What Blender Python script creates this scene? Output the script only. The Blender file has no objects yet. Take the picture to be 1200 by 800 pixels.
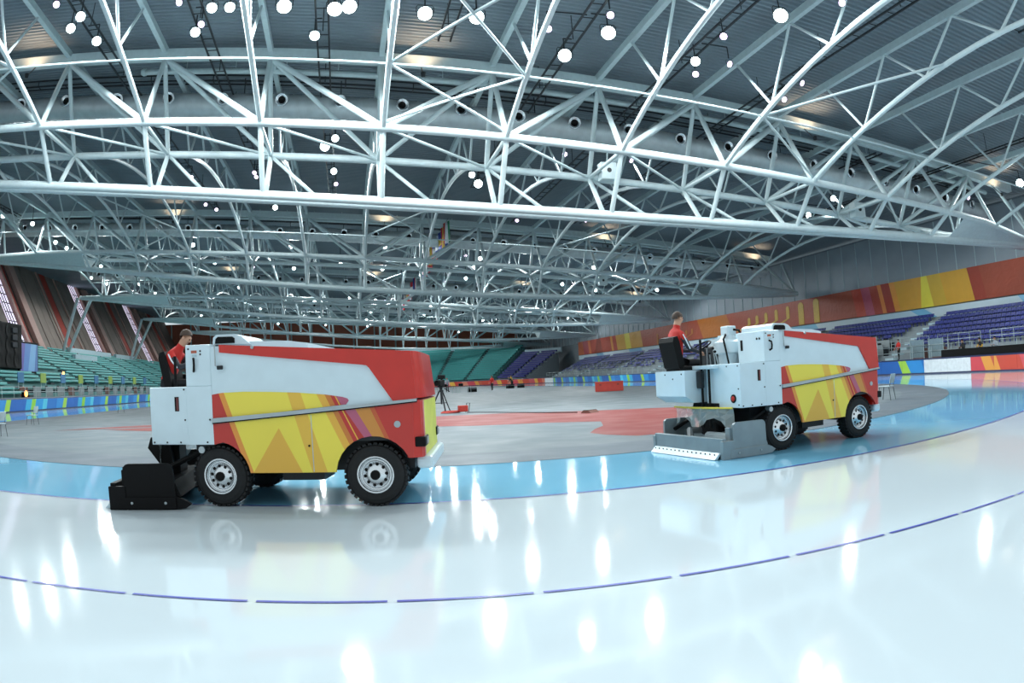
import bpy, bmesh, math, random
import numpy as np
from mathutils import Vector, Matrix
random.seed(7)
sc = bpy.context.scene
COL = sc.collection
# ---------------------------------------------------------------- camera (fisheye lens, as the photograph was taken)
PSI, PT, RO, CAMH = 0.2231, 0.0495, -0.0469, 1.474
def cam_basis():
    fw = Vector((0, math.cos(PT), math.sin(PT))); up = Vector((0, -math.sin(PT), math.cos(PT))); rt = Vector((1, 0, 0))
    r2 = rt*math.cos(RO) + up*math.sin(RO); u2 = up*math.cos(RO) - rt*math.sin(RO)
    R = Matrix.Rotation(-PSI, 3, 'Z')
    return R @ r2, R @ u2, R @ fw
cd = bpy.data.cameras.new('camera'); cam = bpy.data.objects.new('camera', cd); COL.objects.link(cam); sc.camera = cam
cd.type = 'PANO'; cd.sensor_width = 36.0; cd.sensor_fit = 'HORIZONTAL'; cd.clip_end = 1000
cd.panorama_type = 'FISHEYE_EQUISOLID'; cd.fisheye_lens = 851.5/1200*36.0; cd.fisheye_fov = math.pi
_r, _u, _f = cam_basis()
cam.matrix_world = Matrix(((_r.x, _u.x, -_f.x, 0), (_r.y, _u.y, -_f.y, 0), (_r.z, _u.z, -_f.z, CAMH), (0, 0, 0, 1)))
# ---------------------------------------------------------------- world and exposure
w = bpy.data.worlds.new('world'); sc.world = w; w.use_nodes = True
w.node_tree.nodes['Background'].inputs[0].default_value = (0.84, 0.95, 1.0, 1)
w.node_tree.nodes['Background'].inputs[1].default_value = 0.8
sc.view_settings.view_transform = 'Standard'; sc.view_settings.look = 'None'; sc.view_settings.gamma = 1
sc.view_settings.use_curve_mapping = False
sc.view_settings.exposure = 0.0
LAMP_W, LENS_E = 1850.0, 13.0
# ---------------------------------------------------------------- materials
def lin(c):
    if isinstance(c, str):
        c = [int(c[i:i+2], 16)/255 for i in (1, 3, 5)]
    return tuple((x/12.92 if x <= .04045 else ((x+.055)/1.055)**2.4) for x in c)
MATS = {}
def mat(name, col, rough=.5, metal=0, var=.08, scale=4, bump=0, spec=.5, emit=0, alpha=1, trans=0, coat=0):
    if name in MATS: return MATS[name]
    m = bpy.data.materials.new(name); m.use_nodes = True; nt = m.node_tree; N = nt.nodes; L = nt.links
    b = N['Principled BSDF']; c = lin(col)
    b.inputs['Roughness'].default_value = rough; b.inputs['Metallic'].default_value = metal
    b.inputs['Specular IOR Level'].default_value = spec; b.inputs['Coat Weight'].default_value = coat
    b.inputs['Alpha'].default_value = alpha; b.inputs['Transmission Weight'].default_value = trans
    tc = N.new('ShaderNodeTexCoord'); nz = N.new('ShaderNodeTexNoise'); nz.inputs['Scale'].default_value = scale; nz.inputs['Detail'].default_value = 4
    L.new(tc.outputs['Object'], nz.inputs['Vector'])
    rp = N.new('ShaderNodeValToRGB'); rp.color_ramp.elements[0].position = .3; rp.color_ramp.elements[1].position = .7
    rp.color_ramp.elements[0].color = (*[x*(1-var) for x in c], 1); rp.color_ramp.elements[1].color = (*[min(1, x*(1+var)) for x in c], 1)
    L.new(nz.outputs['Fac'], rp.inputs['Fac']); L.new(rp.outputs['Color'], b.inputs['Base Color'])
    if bump:
        bp = N.new('ShaderNodeBump'); bp.inputs['Strength'].default_value = bump; bp.inputs['Distance'].default_value = .02
        L.new(nz.outputs['Fac'], bp.inputs['Height']); L.new(bp.outputs['Normal'], b.inputs['Normal'])
    if emit:
        b.inputs['Emission Color'].default_value = (*c, 1); b.inputs['Emission Strength'].default_value = emit
    MATS[name] = m; return m
def stripes(name, axis_expr, base, bands, rough=.4, tri=None, coat=0, wrinkle=0):
    """flat print: bands = [(a, b, colour)] : colour takes over where u - a - b*v > 0"""
    m = bpy.data.materials.new(name); m.use_nodes = True; nt = m.node_tree; N = nt.nodes; L = nt.links
    b = N['Principled BSDF']; b.inputs['Roughness'].default_value = rough; b.inputs['Coat Weight'].default_value = coat
    if axis_expr == 'UV':
        tc = N.new('ShaderNodeUVMap'); src = tc.outputs[0]
    else:
        tc = N.new('ShaderNodeTexCoord'); src = tc.outputs['Object']
    sp = N.new('ShaderNodeSeparateXYZ'); L.new(src, sp.inputs[0])
    u = sp.outputs['X']; v = sp.outputs['Y'] if axis_expr == 'UV' else sp.outputs['Z']
    def math_(op, a, bb):
        n = N.new('ShaderNodeMath'); n.operation = op
        for i, q in enumerate((a, bb)):
            if isinstance(q, (int, float)): n.inputs[i].default_value = q
            else: L.new(q, n.inputs[i])
        return n.outputs[0]
    rgb = N.new('ShaderNodeRGB'); rgb.outputs[0].default_value = (*lin(base), 1); cur = rgb.outputs[0]
    def mixin(fac, col):
        nonlocal cur
        mx = N.new('ShaderNodeMix'); mx.data_type = 'RGBA'
        L.new(fac, mx.inputs[0]); L.new(cur, mx.inputs[6]); mx.inputs[7].default_value = (*lin(col), 1); cur = mx.outputs[2]
    for a, k, col in bands:
        n = N.new('ShaderNodeMath'); n.operation = 'MULTIPLY_ADD'; L.new(v, n.inputs[0]); n.inputs[1].default_value = k; n.inputs[2].default_value = a
        mixin(math_('GREATER_THAN', u, n.outputs[0]), col)
    for (a0, k0, a1, k1, col, v1) in (tri or []):
        f = []
        for a, k in ((a0, k0), (a1, k1)):
            n = N.new('ShaderNodeMath'); n.operation = 'MULTIPLY_ADD'; L.new(v, n.inputs[0]); n.inputs[1].default_value = k; n.inputs[2].default_value = a
            f.append(n.outputs[0])
        ff = math_('MULTIPLY', math_('GREATER_THAN', u, f[0]), math_('LESS_THAN', u, f[1]))
        ff = math_('MULTIPLY', ff, math_('LESS_THAN', v, v1))
        mixin(ff, col)
    nz = N.new('ShaderNodeTexNoise'); nz.inputs['Scale'].default_value = 1.2; L.new(src, nz.inputs['Vector'])
    hs = N.new('ShaderNodeHueSaturation'); L.new(cur, hs.inputs['Color'])
    mr = N.new('ShaderNodeMapRange'); mr.inputs[3].default_value = .93; mr.inputs[4].default_value = 1.07; L.new(nz.outputs['Fac'], mr.inputs[0]); L.new(mr.outputs[0], hs.inputs['Value'])
    L.new(hs.outputs['Color'], b.inputs['Base Color'])
    if wrinkle:
        wv = N.new('ShaderNodeTexNoise'); wv.inputs['Scale'].default_value = .9; wv.inputs['Distortion'].default_value = 1.5; L.new(src, wv.inputs['Vector'])
        bp = N.new('ShaderNodeBump'); bp.inputs['Strength'].default_value = wrinkle; bp.inputs['Distance'].default_value = .3
        L.new(wv.outputs['Fac'], bp.inputs['Height']); L.new(bp.outputs['Normal'], b.inputs['Normal'])
    MATS[name] = m; return m
WHITE = mat('steel_white_paint', '#c6d6d9', .38, var=.05)
STEELG = mat('steel_grey_paint', '#b9cccf', .45, var=.06)
DECK = mat('roof_deck_grey', '#77868f', .5, var=.08, scale=.4)
DUCT = mat('duct_galvanised', '#c9d2d5', .35, .3, var=.1, scale=2)
DARK = mat('dark_metal', '#23282c', .45, .3)
BLACK = mat('black_plastic', '#0a0b0c', .6, var=.2, spec=.2)
RUBBER = mat('tyre_rubber', '#16181a', .75, var=.2, scale=20, bump=.3)
CHROME = mat('chrome', '#e6ebee', .22, .85, var=.03)
SILVER = mat('brushed_aluminium', '#aab4b8', .35, .8)
ZWHITE = mat('vehicle_white_paint', '#d3e6ee', .3, var=.03, coat=.3)
ZRED = mat('vehicle_red_paint', '#c8281c', .35, var=.05, coat=.3)
YEL = mat('yellow_band', '#e6d24a', .5)
SKIN = mat('skin', '#c99a80', .55)
HAIR = mat('hair_brown', '#4a3a30', .7)
JRED = mat('jacket_red', '#c8261e', .7)
JGREY = mat('jacket_charcoal', '#2e3138', .7)
TROUS = mat('trousers_black', '#17181b', .8)
SHOE = mat('shoes_black', '#0c0c0d', .6)
LENS = mat('lamp_lens_lit', '#e8ffff', .3, emit=LENS_E, var=0)
LENSV = mat('spot_lens_lit', '#f3dcff', .3, emit=LENS_E*.35, var=0)
ORANGE = mat('orange_lamp_lens', '#ff9040', .3, emit=10, var=0)
# ---------------------------------------------------------------- helpers
def link(o): COL.objects.link(o); return o
def tag(o, label=None, cat=None, group=None, kind=None):
    if label: o['label'] = label
    if cat: o['category'] = cat
    if group: o['group'] = group
    if kind: o['kind'] = kind
    return o
def empty(name, loc=(0, 0, 0), rz=0):
    o = bpy.data.objects.new(name, None); o.location = loc; o.rotation_euler.z = rz; o.empty_display_size = .2
    return link(o)
def obj(name, bm, m, parent=None, smooth=False, off=None):
    me = bpy.data.meshes.new(name)
    if isinstance(bm, bmesh.types.BMesh):
        if off: bmesh.ops.translate(bm, vec=Vector(off), verts=bm.verts)
        bmesh.ops.recalc_face_normals(bm, faces=bm.faces); bm.to_mesh(me); bm.free()
    else: me = bm
    for q in (m if isinstance(m, (list, tuple)) else [m]):
        if not me.materials or len(me.materials) < (len(m) if isinstance(m, (list, tuple)) else 1): me.materials.append(q)
    if smooth:
        me.polygons.foreach_set('use_smooth', [True]*len(me.polygons))
        try: me.set_sharp_from_angle(angle=math.radians(40))
        except Exception: pass
    o = link(bpy.data.objects.new(name, me))
    if parent: o.parent = parent
    return o
def ref(name, me, parent, loc, rot=None, scale=None):
    o = link(bpy.data.objects.new(name, me)); o.parent = parent; o.location = loc
    if rot is not None: o.rotation_mode = 'QUATERNION'; o.rotation_quaternion = rot
    if scale is not None: o.scale = scale
    return o
def NB(): return bmesh.new()
def box(bm, x0, x1, y0, y1, z0, z1, bev=0, seg=2):
    v = [bm.verts.new(p) for p in ((x0,y0,z0),(x1,y0,z0),(x1,y1,z0),(x0,y1,z0),(x0,y0,z1),(x1,y0,z1),(x1,y1,z1),(x0,y1,z1))]
    fs = [bm.faces.new([v[i] for i in q]) for q in ((0,3,2,1),(4,5,6,7),(0,1,5,4),(1,2,6,5),(2,3,7,6),(3,0,4,7))]
    if bev:
        es = list({e for f in fs for e in f.edges})
        bmesh.ops.bevel(bm, geom=es, offset=bev, segments=seg, affect='EDGES', profile=.5)
    return bm
def prism(bm, poly, y0, y1, axis='y'):
    """poly in (x,z), extruded along y (or (x,y) along z when axis='z')"""
    P = (lambda a, b, c: (a, c, b)) if axis == 'y' else (lambda a, b, c: (a, b, c))
    if axis == 'x': P = lambda a, b, c: (c, a, b)
    A = [bm.verts.new(P(a, b, y0)) for a, b in poly]; B = [bm.verts.new(P(a, b, y1)) for a, b in poly]
    n = len(poly); bm.faces.new(A); bm.faces.new(B[::-1])
    for i in range(n): bm.faces.new((A[i], B[i], B[(i+1) % n], A[(i+1) % n]))
    return bm
def tube(bm, pts, r, n=8, caps=True):
    pts = [Vector(p) for p in pts]; rs = r if isinstance(r, (list, tuple)) else [r]*len(pts); rings = []; prev = None
    for i, p in enumerate(pts):
        d = (pts[min(i+1, len(pts)-1)] - pts[max(i-1, 0)]).normalized()
        if prev is None:
            a = d.orthogonal().normalized()
        else:
            a = (prev - d*prev.dot(d)).normalized()
        prev = a; b = d.cross(a)
        rings.append([bm.verts.new(p + (a*math.cos(2*math.pi*k/n) + b*math.sin(2*math.pi*k/n))*rs[i]) for k in range(n)])
    for A, B in zip(rings, rings[1:]):
        for k in range(n): bm.faces.new((A[k], A[(k+1) % n], B[(k+1) % n], B[k]))
    if caps: bm.faces.new(rings[0][::-1]); bm.faces.new(rings[-1])
    return bm
def lathe(bm, prof, n=16, c=(0, 0, 0), axis='z', caps=True):
    """prof (r,h)"""
    rings = []
    for r, h in prof:
        ring = []
        for k in range(n):
            a = 2*math.pi*k/n; x, y = r*math.cos(a), r*math.sin(a)
            p = (x, y, h) if axis == 'z' else ((x, h, y) if axis == 'y' else (h, x, y))
            ring.append(bm.verts.new((p[0]+c[0], p[1]+c[1], p[2]+c[2])))
        rings.append(ring)
    for A, B in zip(rings, rings[1:]):
        for k in range(n): bm.faces.new((A[k], A[(k+1) % n], B[(k+1) % n], B[k]))
    if caps and prof[0][0] > 1e-4: bm.faces.new(rings[0][::-1])
    if caps and prof[-1][0] > 1e-4: bm.faces.new(rings[-1])
    return bm
def unit_mesh(name, n, m, smooth=True):
    bm = NB(); lathe(bm, [(1, 0), (1, 1)], n)
    bmesh.ops.recalc_face_normals(bm, faces=bm.faces)
    me = bpy.data.meshes.new(name); bm.to_mesh(me); bm.free(); me.materials.append(m)
    if smooth:
        for p in me.polygons: p.use_smooth = len(p.vertices) == 4
    return me
U8W = unit_mesh('round_bar', 8, WHITE); U5W = unit_mesh('slim_bar', 5, WHITE); U4D = unit_mesh('square_bar', 4, DARK, False); U4G = unit_mesh('square_grey_bar', 4, STEELG, False)
def bar(name, me, parent, a, b, r, off=(0, 0, 0)):
    a = Vector(a)-Vector(off); b = Vector(b)-Vector(off); d = b-a
    return ref(name, me, parent, a, d.to_track_quat('Z', 'Y'), (r, r, d.length))
ORD = ['first', 'second', 'third', 'fourth', 'fifth', 'sixth', 'seventh', 'eighth', 'ninth', 'tenth', 'eleventh', 'twelfth', 'thirteenth', 'fourteenth', 'fifteenth', 'sixteenth', 'seventeenth', 'eighteenth', 'nineteenth', 'twentieth'] + ['twenty-'+q for q in ('first', 'second', 'third', 'fourth', 'fifth', 'sixth', 'seventh', 'eighth', 'ninth')] + ['thirtieth'] + ['thirty-'+q for q in ('first', 'second', 'third', 'fourth', 'fifth')]
# ================================================================ FLOOR
CX, CY, FY = 4.06, 35.97, 138.0           # oval: centre of the near bend, far bend
def stadium(R, n=120, cx=CX, lo=-180, hi=0):
    pts = []
    for i in range(n+1):
        a = math.radians(lo + (hi-lo)*i/n); pts.append((cx+R*math.cos(a), CY+R*math.sin(a)))
    for i in range(n//2+1):
        a = math.radians(180*i/(n//2)); pts.append((cx+R*math.cos(a), FY+R*math.sin(a)))
    return pts
def ring_floor(name, R0, R1, z, m):
    bm = NB(); A = [bm.verts.new((*p, z)) for p in stadium(R0)]; B = [bm.verts.new((*p, z)) for p in stadium(R1)]
    n = len(A)
    for i in range(n): bm.faces.new((A[i], A[(i+1) % n], B[(i+1) % n], B[i]))
    return obj(name, bm, m)
def ice_mat(name, col, rough, var, spec=.5):
    m = mat(name, col, rough, var=var, scale=.25, spec=spec)
    nt = m.node_tree; N = nt.nodes; L = nt.links; b = N['Principled BSDF']
    tc = N.new('ShaderNodeTexCoord'); nz = N.new('ShaderNodeTexNoise'); nz.inputs['Scale'].default_value = .8; nz.inputs['Detail'].default_value = 6
    L.new(tc.outputs['Object'], nz.inputs['Vector'])
    mr = N.new('ShaderNodeMapRange'); mr.inputs[3].default_value = rough*.6; mr.inputs[4].default_value = rough*1.5; L.new(nz.outputs['Fac'], mr.inputs[0]); L.new(mr.outputs[0], b.inputs['Roughness'])
    fine = N.new('ShaderNodeTexNoise'); fine.inputs['Scale'].default_value = 9; L.new(tc.outputs['Object'], fine.inputs['Vector'])
    return m
ICE = ice_mat('ice_white', '#d6e3e9', .07, .02)
ICEB = ice_mat('ice_blue_lane', '#80c4e4', .06, .04)
INF = ice_mat('infield_grey', '#677176', .5, .04, .12)
INFD = ice_mat('infield_dark_grey', '#5f6870', .5, .04, .12)
INFR = ice_mat('infield_red', '#7c3c39', .5, .05, .12)
bm = NB(); box(bm, -60, 60, -12, 215, -.3, 0); tag(obj('floor', bm, ICE), 'white glossy racing ice of the oval', kind='structure')
tag(ring_floor('floor_blue_lane', 21.4, 27.44, .004, ICEB), 'light blue warm-up lane of ice', kind='structure')
bm = NB(); bm.faces.new([bm.verts.new((*p, .008)) for p in stadium(23.8)]); tag(obj('floor_infield', bm, INF), 'grey infield floor inside the oval', kind='structure')
tag(ring_floor('floor_infield_rim', 21.9, 23.8, .010, INFD), 'darker grey border of the infield', kind='structure')
LINEB = mat('lane_paint_blue', '#2f3fb0', .3)
tag(ring_floor('floor_lane_edge', 27.44, 27.49, .006, LINEB), 'thin blue line between blue lane and white ice', kind='structure')
ll = empty('lane_line', (CX, CY-31.47, 0)); tag(ll, 'dashed dark blue lane line curving across the white ice', 'line marking')
seg = 1.8
dash_me = None
for i in range(-32, 33):
    a0 = -97.1 + i*seg
    bm = NB(); N_ = 5; A = []; B = []
    for k in range(N_+1):
        a = math.radians(a0 + .06 + (seg-.12)*k/N_)
        A.append(bm.verts.new(((31.455)*math.cos(a), 31.455*math.sin(a)+31.47, .006))); B.append(bm.verts.new((31.495*math.cos(a), 31.495*math.sin(a)+31.47, .006)))
    for k in range(N_): bm.faces.new((A[k], A[k+1], B[k+1], B[k]))
    obj('dash', bm, LINEB, ll)
def patch(pts, name, m, label, z=.012):
    bm = NB(); vs = [bm.verts.new((*p, z)) for p in pts]; bm.faces.new(vs); bmesh.ops.triangulate(bm, faces=bm.faces)
    return tag(obj(name, bm, m), label, kind='structure')
patch([(2.58, 23.22), (3.41, 29.85), (6.5, 29.29), (9.5, 27.1), (11.59, 25.81), (13.01, 24.43), (12.59, 20.6), (10.45, 17.58), (8.63, 15.78), (7.45, 15.31), (6.27, 15.26), (5.81, 16.28), (5.73, 17.04), (6.23, 18.1), (6.81, 19.05), (7.36, 20.8), (5.94, 21.92), (3.87, 22.48)], 'floor_red_patch', INFR, 'large red swoosh painted on the grey infield')
patch([(-12.41, 27.24), (-11.6, 28.37), (-9.93, 30.3), (-8.24, 31.49), (-5.65, 30.36), (-5.39, 28.96), (-8.62, 29.27), (-11.38, 27.85)], 'floor_red_streak', INFR, 'thin red streak on the infield beside the white cabinet')
patch([(-10.08, 27.52), (-8.43, 28.59), (-5.72, 28.81), (-5.09, 25.57), (-7.75, 26.29)], 'floor_red_streak', INFR, 'short red wedge on the infield by the white cabinet', .014)
# ================================================================ ROOF STEEL
pA = np.polyfit([-42,-17,2,15,25,36,50],[15.7,14.35,13.15,12.25,11.35,10.35,9.45],3)
pB = np.polyfit([-42,-38,-26,-9,3.4,16,30,37,50],[15.5,15.2,13.6,11.4,10.35,9.6,9.1,9.0,9.3],4)
pC = np.polyfit([-42,-33,-15.5,-4.4,7.4,18.7,24.6,36.5,42.5,46],[20.1,19.6,18.7,17.95,17.1,16.2,15.7,14.3,13.9,13.3],2)
pA1 = np.polyfit([-42,-17.8,-9.6,-4.15,1.6,7.1,12.8,18.4,24,29.5,44,50],[15.6,14.15,13.75,13.25,12.85,12.5,12.1,11.65,11.15,10.6,9.45,9.1],3)
pB1 = np.polyfit([-42,-30,-18.5,-9.6,-6.5,1.7,7.8,22.2,35,47,50],[15.3,13.6,12.0,11.0,10.7,9.9,9.5,9.05,8.95,9.0,9.0],4)
zA = lambda t, i=2: float(np.polyval(pA1 if i <= 1 else pA, t)); zB = lambda t, i=2: float(np.polyval(pB1 if i <= 1 else pB, t)); zC = lambda t: float(np.polyval(pC, t))
zR = lambda t: zC(t)+1.0
TS = [-1.5, 33.6, 69.5, 105.0, 141.0, 176.0]
def hw(t): return 2.5*max(.14, min(1, (t+43)/12, (51-t)/12))
NODE = [1.6+5.65*k for k in range(-7, 9)]
TL, TR = -42.0, 49.6
ZA, ZB = zA, zB
def main_truss(i):
    s0 = TS[i]; zA = lambda t: ZA(t, i); zB = lambda t: ZB(t, i)
    root = empty('roof_truss', (TR, s0, 0)); off = (TR, s0, 0)
    tag(root, f'{["", "nearest", "second nearest", "third nearest", "fourth nearest", "farthest"][i]} white tubular roof truss spanning the whole hall', 'truss', 'main roof trusses')
    def chord(name, fn, ds, r, t0=TL, t1=TR, m=WHITE):
        bm = NB(); pts = [(t, s0+ds(t), fn(t)) for t in np.linspace(t0, t1, 28)]
        tube(bm, pts, r, 12 if i < 3 else 8); return obj(name, bm, m, root, True, (-off[0], -off[1], 0))
    chord('side_chord', zA, lambda t: -hw(t), .2); chord('side_chord', zA, lambda t: hw(t), .2)
    chord('bottom_chord', zB, lambda t: -.42, .22); chord('bottom_chord', zB, lambda t: .42, .22)
    bm = NB(); P = [(t, zC(t)) for t in np.linspace(-43, 46.5, 24)]
    prism(bm, [(a, b+.28) for a, b in P]+[(a, b-.28) for a, b in P[::-1]], s0-.25, s0+.25); obj('top_beam', bm, STEELG, root, off=(-off[0], -off[1], 0))
    me = U8W if i < 3 else U5W
    for k, t in enumerate(NODE):
        f, b = (t, s0-hw(t), zA(t)), (t, s0+hw(t), zA(t)); c = (t, s0, zC(t)-.2); B0 = (t, s0-.42, zB(t)); B1 = (t, s0+.42, zB(t))
        d = 1 if t < 0 else -1
        if t < 44:
            bar('post', me, root, f, c, .14, off); bar('post', me, root, b, c, .13, off)
            if abs(t-1.6) > .1:
                tn = t+5.65*d; bar('diagonal', me, root, c, (tn, s0-hw(tn), zA(tn)), .15, off)
                bar('diagonal', me, root, c, (tn, s0+hw(tn), zA(tn)), .13, off)
        if zA(t)-zB(t) > 1.0:
            bar('hanger', me, root, f, B0, .13, off)
            bar('hanger', me, root, b, B1, .13, off)
            if k+1 < len(NODE):
                tm = t+2.8
                if i < 4: bar('tie', U5W, root, b, (tm, s0+.42, zB(tm)), .1, off)
        bar('cross_strut', me, root, f, b, .1, off)
        if k+1 < len(NODE) and i < 4:
            tn = t+5.65; tm = t+2.8
            bar('cross_brace', U5W, root, f, (tn, s0+hw(tn), zA(tn)), .08, off)
    for (a, b) in ((TL, -27), (37.4, TR)):                         # gusset plates at the two ends
        for sg in (-1, 1):
            bm = NB(); n_ = 8; T = np.linspace(a, b, n_); lo = []; hi = []
            for t in T:
                lo.append(bm.verts.new((t-off[0], sg*.42, zB(t)))); hi.append(bm.verts.new((t-off[0], sg*(hw(t)*.9+.05), zA(t))))
            for q in range(n_-1): bm.faces.new((lo[q], lo[q+1], hi[q+1], hi[q]))
            g = obj('gusset_plate', bm, WHITE, root)
            md = g.modifiers.new('solid', 'SOLIDIFY'); md.thickness = .04
    bar('end_strut', me, root, (44.2, s0, zC(44.2)), (TR, s0, zA(TR)), .14, off)
    bar('end_strut', me, root, (49.5, s0+2.2, zC(48)), (TR, s0, zA(TR)), .14, off)
    if i < 5:                                                     # raking twin columns on the stand side
        bar('column', U8W, root, (TL-.2, s0-.8, zB(TL)), (-45, s0-.8, 6.9), .28, off); bar('column', U8W, root, (TL+1.4, s0+1.0, zB(TL+1.4)), (-45, s0+1.2, 6.9), .28, off)
    return root
for i in range(1, 6): main_truss(i)
BAYN = ['nearest', 'second', 'third', 'fourth', 'farthest']
def arch_z(t, s, sa, sb):
    m = (sa+sb)/2; h = (sb-sa)/2; f = min(1, max(0, (s-sa)/(sb-sa)))
    za = zA(t, 1 if sa < 36.5 and sa > 30 else (1 if sa < 10 else 2)); zb = zA(t, 1 if sb < 36 else 2); z0 = za+(zb-za)*f
    return z0 + (min(2.8, zC(t)-z0-.9))*(1-((s-m)/h)**2)
def girder(b, k):
    t = NODE[k]; s0, s1 = TS[b], TS[b+1]; sa, sb = s0+hw(t), s1-hw(t)
    root = empty('purlin_girder', (t, (s0+s1)/2, 0)); off = (t, (s0+s1)/2, 0)
    tag(root, f'arched white purlin girder in the {BAYN[b]} roof bay, {ORD[k]} from the left wall', 'girder', f'purlin girders of the {BAYN[b]} roof bay')
    st = max(sa, 9.0) if b == 0 else sa
    bm = NB(); tube(bm, [(0, s-off[1], arch_z(t, s, sa, sb)) for s in np.linspace(st, sb, 14)], .13, 8); obj('arched_chord', bm, WHITE, root, True)
    bm = NB(); p0 = max(s0, 9.0); box(bm, -.13, .13, p0-off[1], s1-off[1], zC(t)+.05, zC(t)+.42); obj('top_chord', bm, STEELG, root)
    n = 6; S = np.linspace(sa, sb, n+1)
    if b < 3:
        for q in range(n):
            a = S[q]; c = S[q+1]; m = (a+c)/2
            if c < 9: continue
            if a > 8 and q > 0: bar('web', U5W, root, (t, a, arch_z(t, a, sa, sb)), (t, m, zC(t)+.1), .075, off)
            if q < n-1: bar('web', U5W, root, (t, c, arch_z(t, c, sa, sb)), (t, m, zC(t)+.1), .075, off)
    else:
        bm = NB()
        for q in range(n):
            a = S[q]; c = S[q+1]; m = (a+c)/2
            tube(bm, [(0, a-off[1], arch_z(t, a, sa, sb)), (0, m-off[1], zC(t)+.1), (0, c-off[1], arch_z(t, c, sa, sb))], .075, 4)
        obj('web_zigzag', bm, WHITE, root)
for b in range(5):
    for k in range(0, 15): girder(b, k)
# tie rods joining the arches, and bay bracing
for b in range(4):
    for (sgn, word) in ((-1, 'in front of'), (1, 'behind')):
        i = b+1; s = TS[i]+sgn*6.6
        bm = NB(); sa, sb = (TS[i-1], TS[i]) if sgn < 0 else (TS[i], TS[i+1])
        tube(bm, [(t, 0, arch_z(t, s, sa+2.5, sb-2.5)) for t in np.linspace(NODE[0], NODE[14], 20)], .05, 6)
        o = obj('tie_rod', bm, WHITE, None, True); o.location = (0, s, 0)
        tag(o, f'thin white tie rod running {word} the {["nearest", "second", "third", "fourth"][b]} roof truss', 'tie rod', 'roof tie rods')
    i = b+1; sa, sb = TS[i-1], TS[i]; m = (sa+sb)/2
    root = empty('roof_bracing', (1.6, m, 0)); off = (1.6, m, 0)
    tag(root, f'thin crossed brace tubes in the {BAYN[b]} roof bay above the middle', 'bracing', 'roof bracing')
    for (ka, kb) in ((7, 8), (8, 7), (3, 4), (11, 10)):
        ta, tb = NODE[ka], NODE[kb]
        bar('brace', U5W, root, (ta, sb-2.5, zA(ta)), (tb, sb-6.6, arch_z(tb, sb-6.6, sa+2.5, sb-2.5)), .07, off)
        bar('brace', U5W, root, (tb, sb-6.6, arch_z(tb, sb-6.6, sa+2.5, sb-2.5)), (ta, sb-14, arch_z(ta, sb-14, sa+2.5, sb-2.5)), .07, off)
# roof deck with its ribs as real folds
def roof_deck():
    ts = np.linspace(-60, 56, 30); ss = []; zo = []
    s = 6.0
    while s < 206:
        p = .34 if s < 80 else .6
        ss += [s, s+p*.35, s+p*.5, s+p*.85]; zo += [0, 0, .11, .11]; s += p
    v = []; f = []; n = len(ts)
    for a, z in zip(ss, zo):
        for t in ts: v.append((t, a, zR(t)+z))
    for i in range(len(ss)-1):
        for j in range(n-1): f.append((i*n+j, i*n+j+1, (i+1)*n+j+1, (i+1)*n+j))
    me = bpy.data.meshes.new('ceiling'); me.from_pydata(v, [], f); me.materials.append(DECK)
    o = link(bpy.data.objects.new('ceiling', me)); tag(o, 'dark grey ribbed metal roof deck', kind='structure')
    v2 = [(t, s, zR(t)+.5) for s in (6, 206) for t in ts]
    me = bpy.data.meshes.new('ceiling_top'); me.from_pydata(v2, [], [(j, j+1, n+j+1, n+j) for j in range(n-1)]); me.materials.append(DECK)
    o = link(bpy.data.objects.new('ceiling_top', me)); tag(o, 'outer skin of the roof', kind='structure')
roof_deck()
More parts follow.
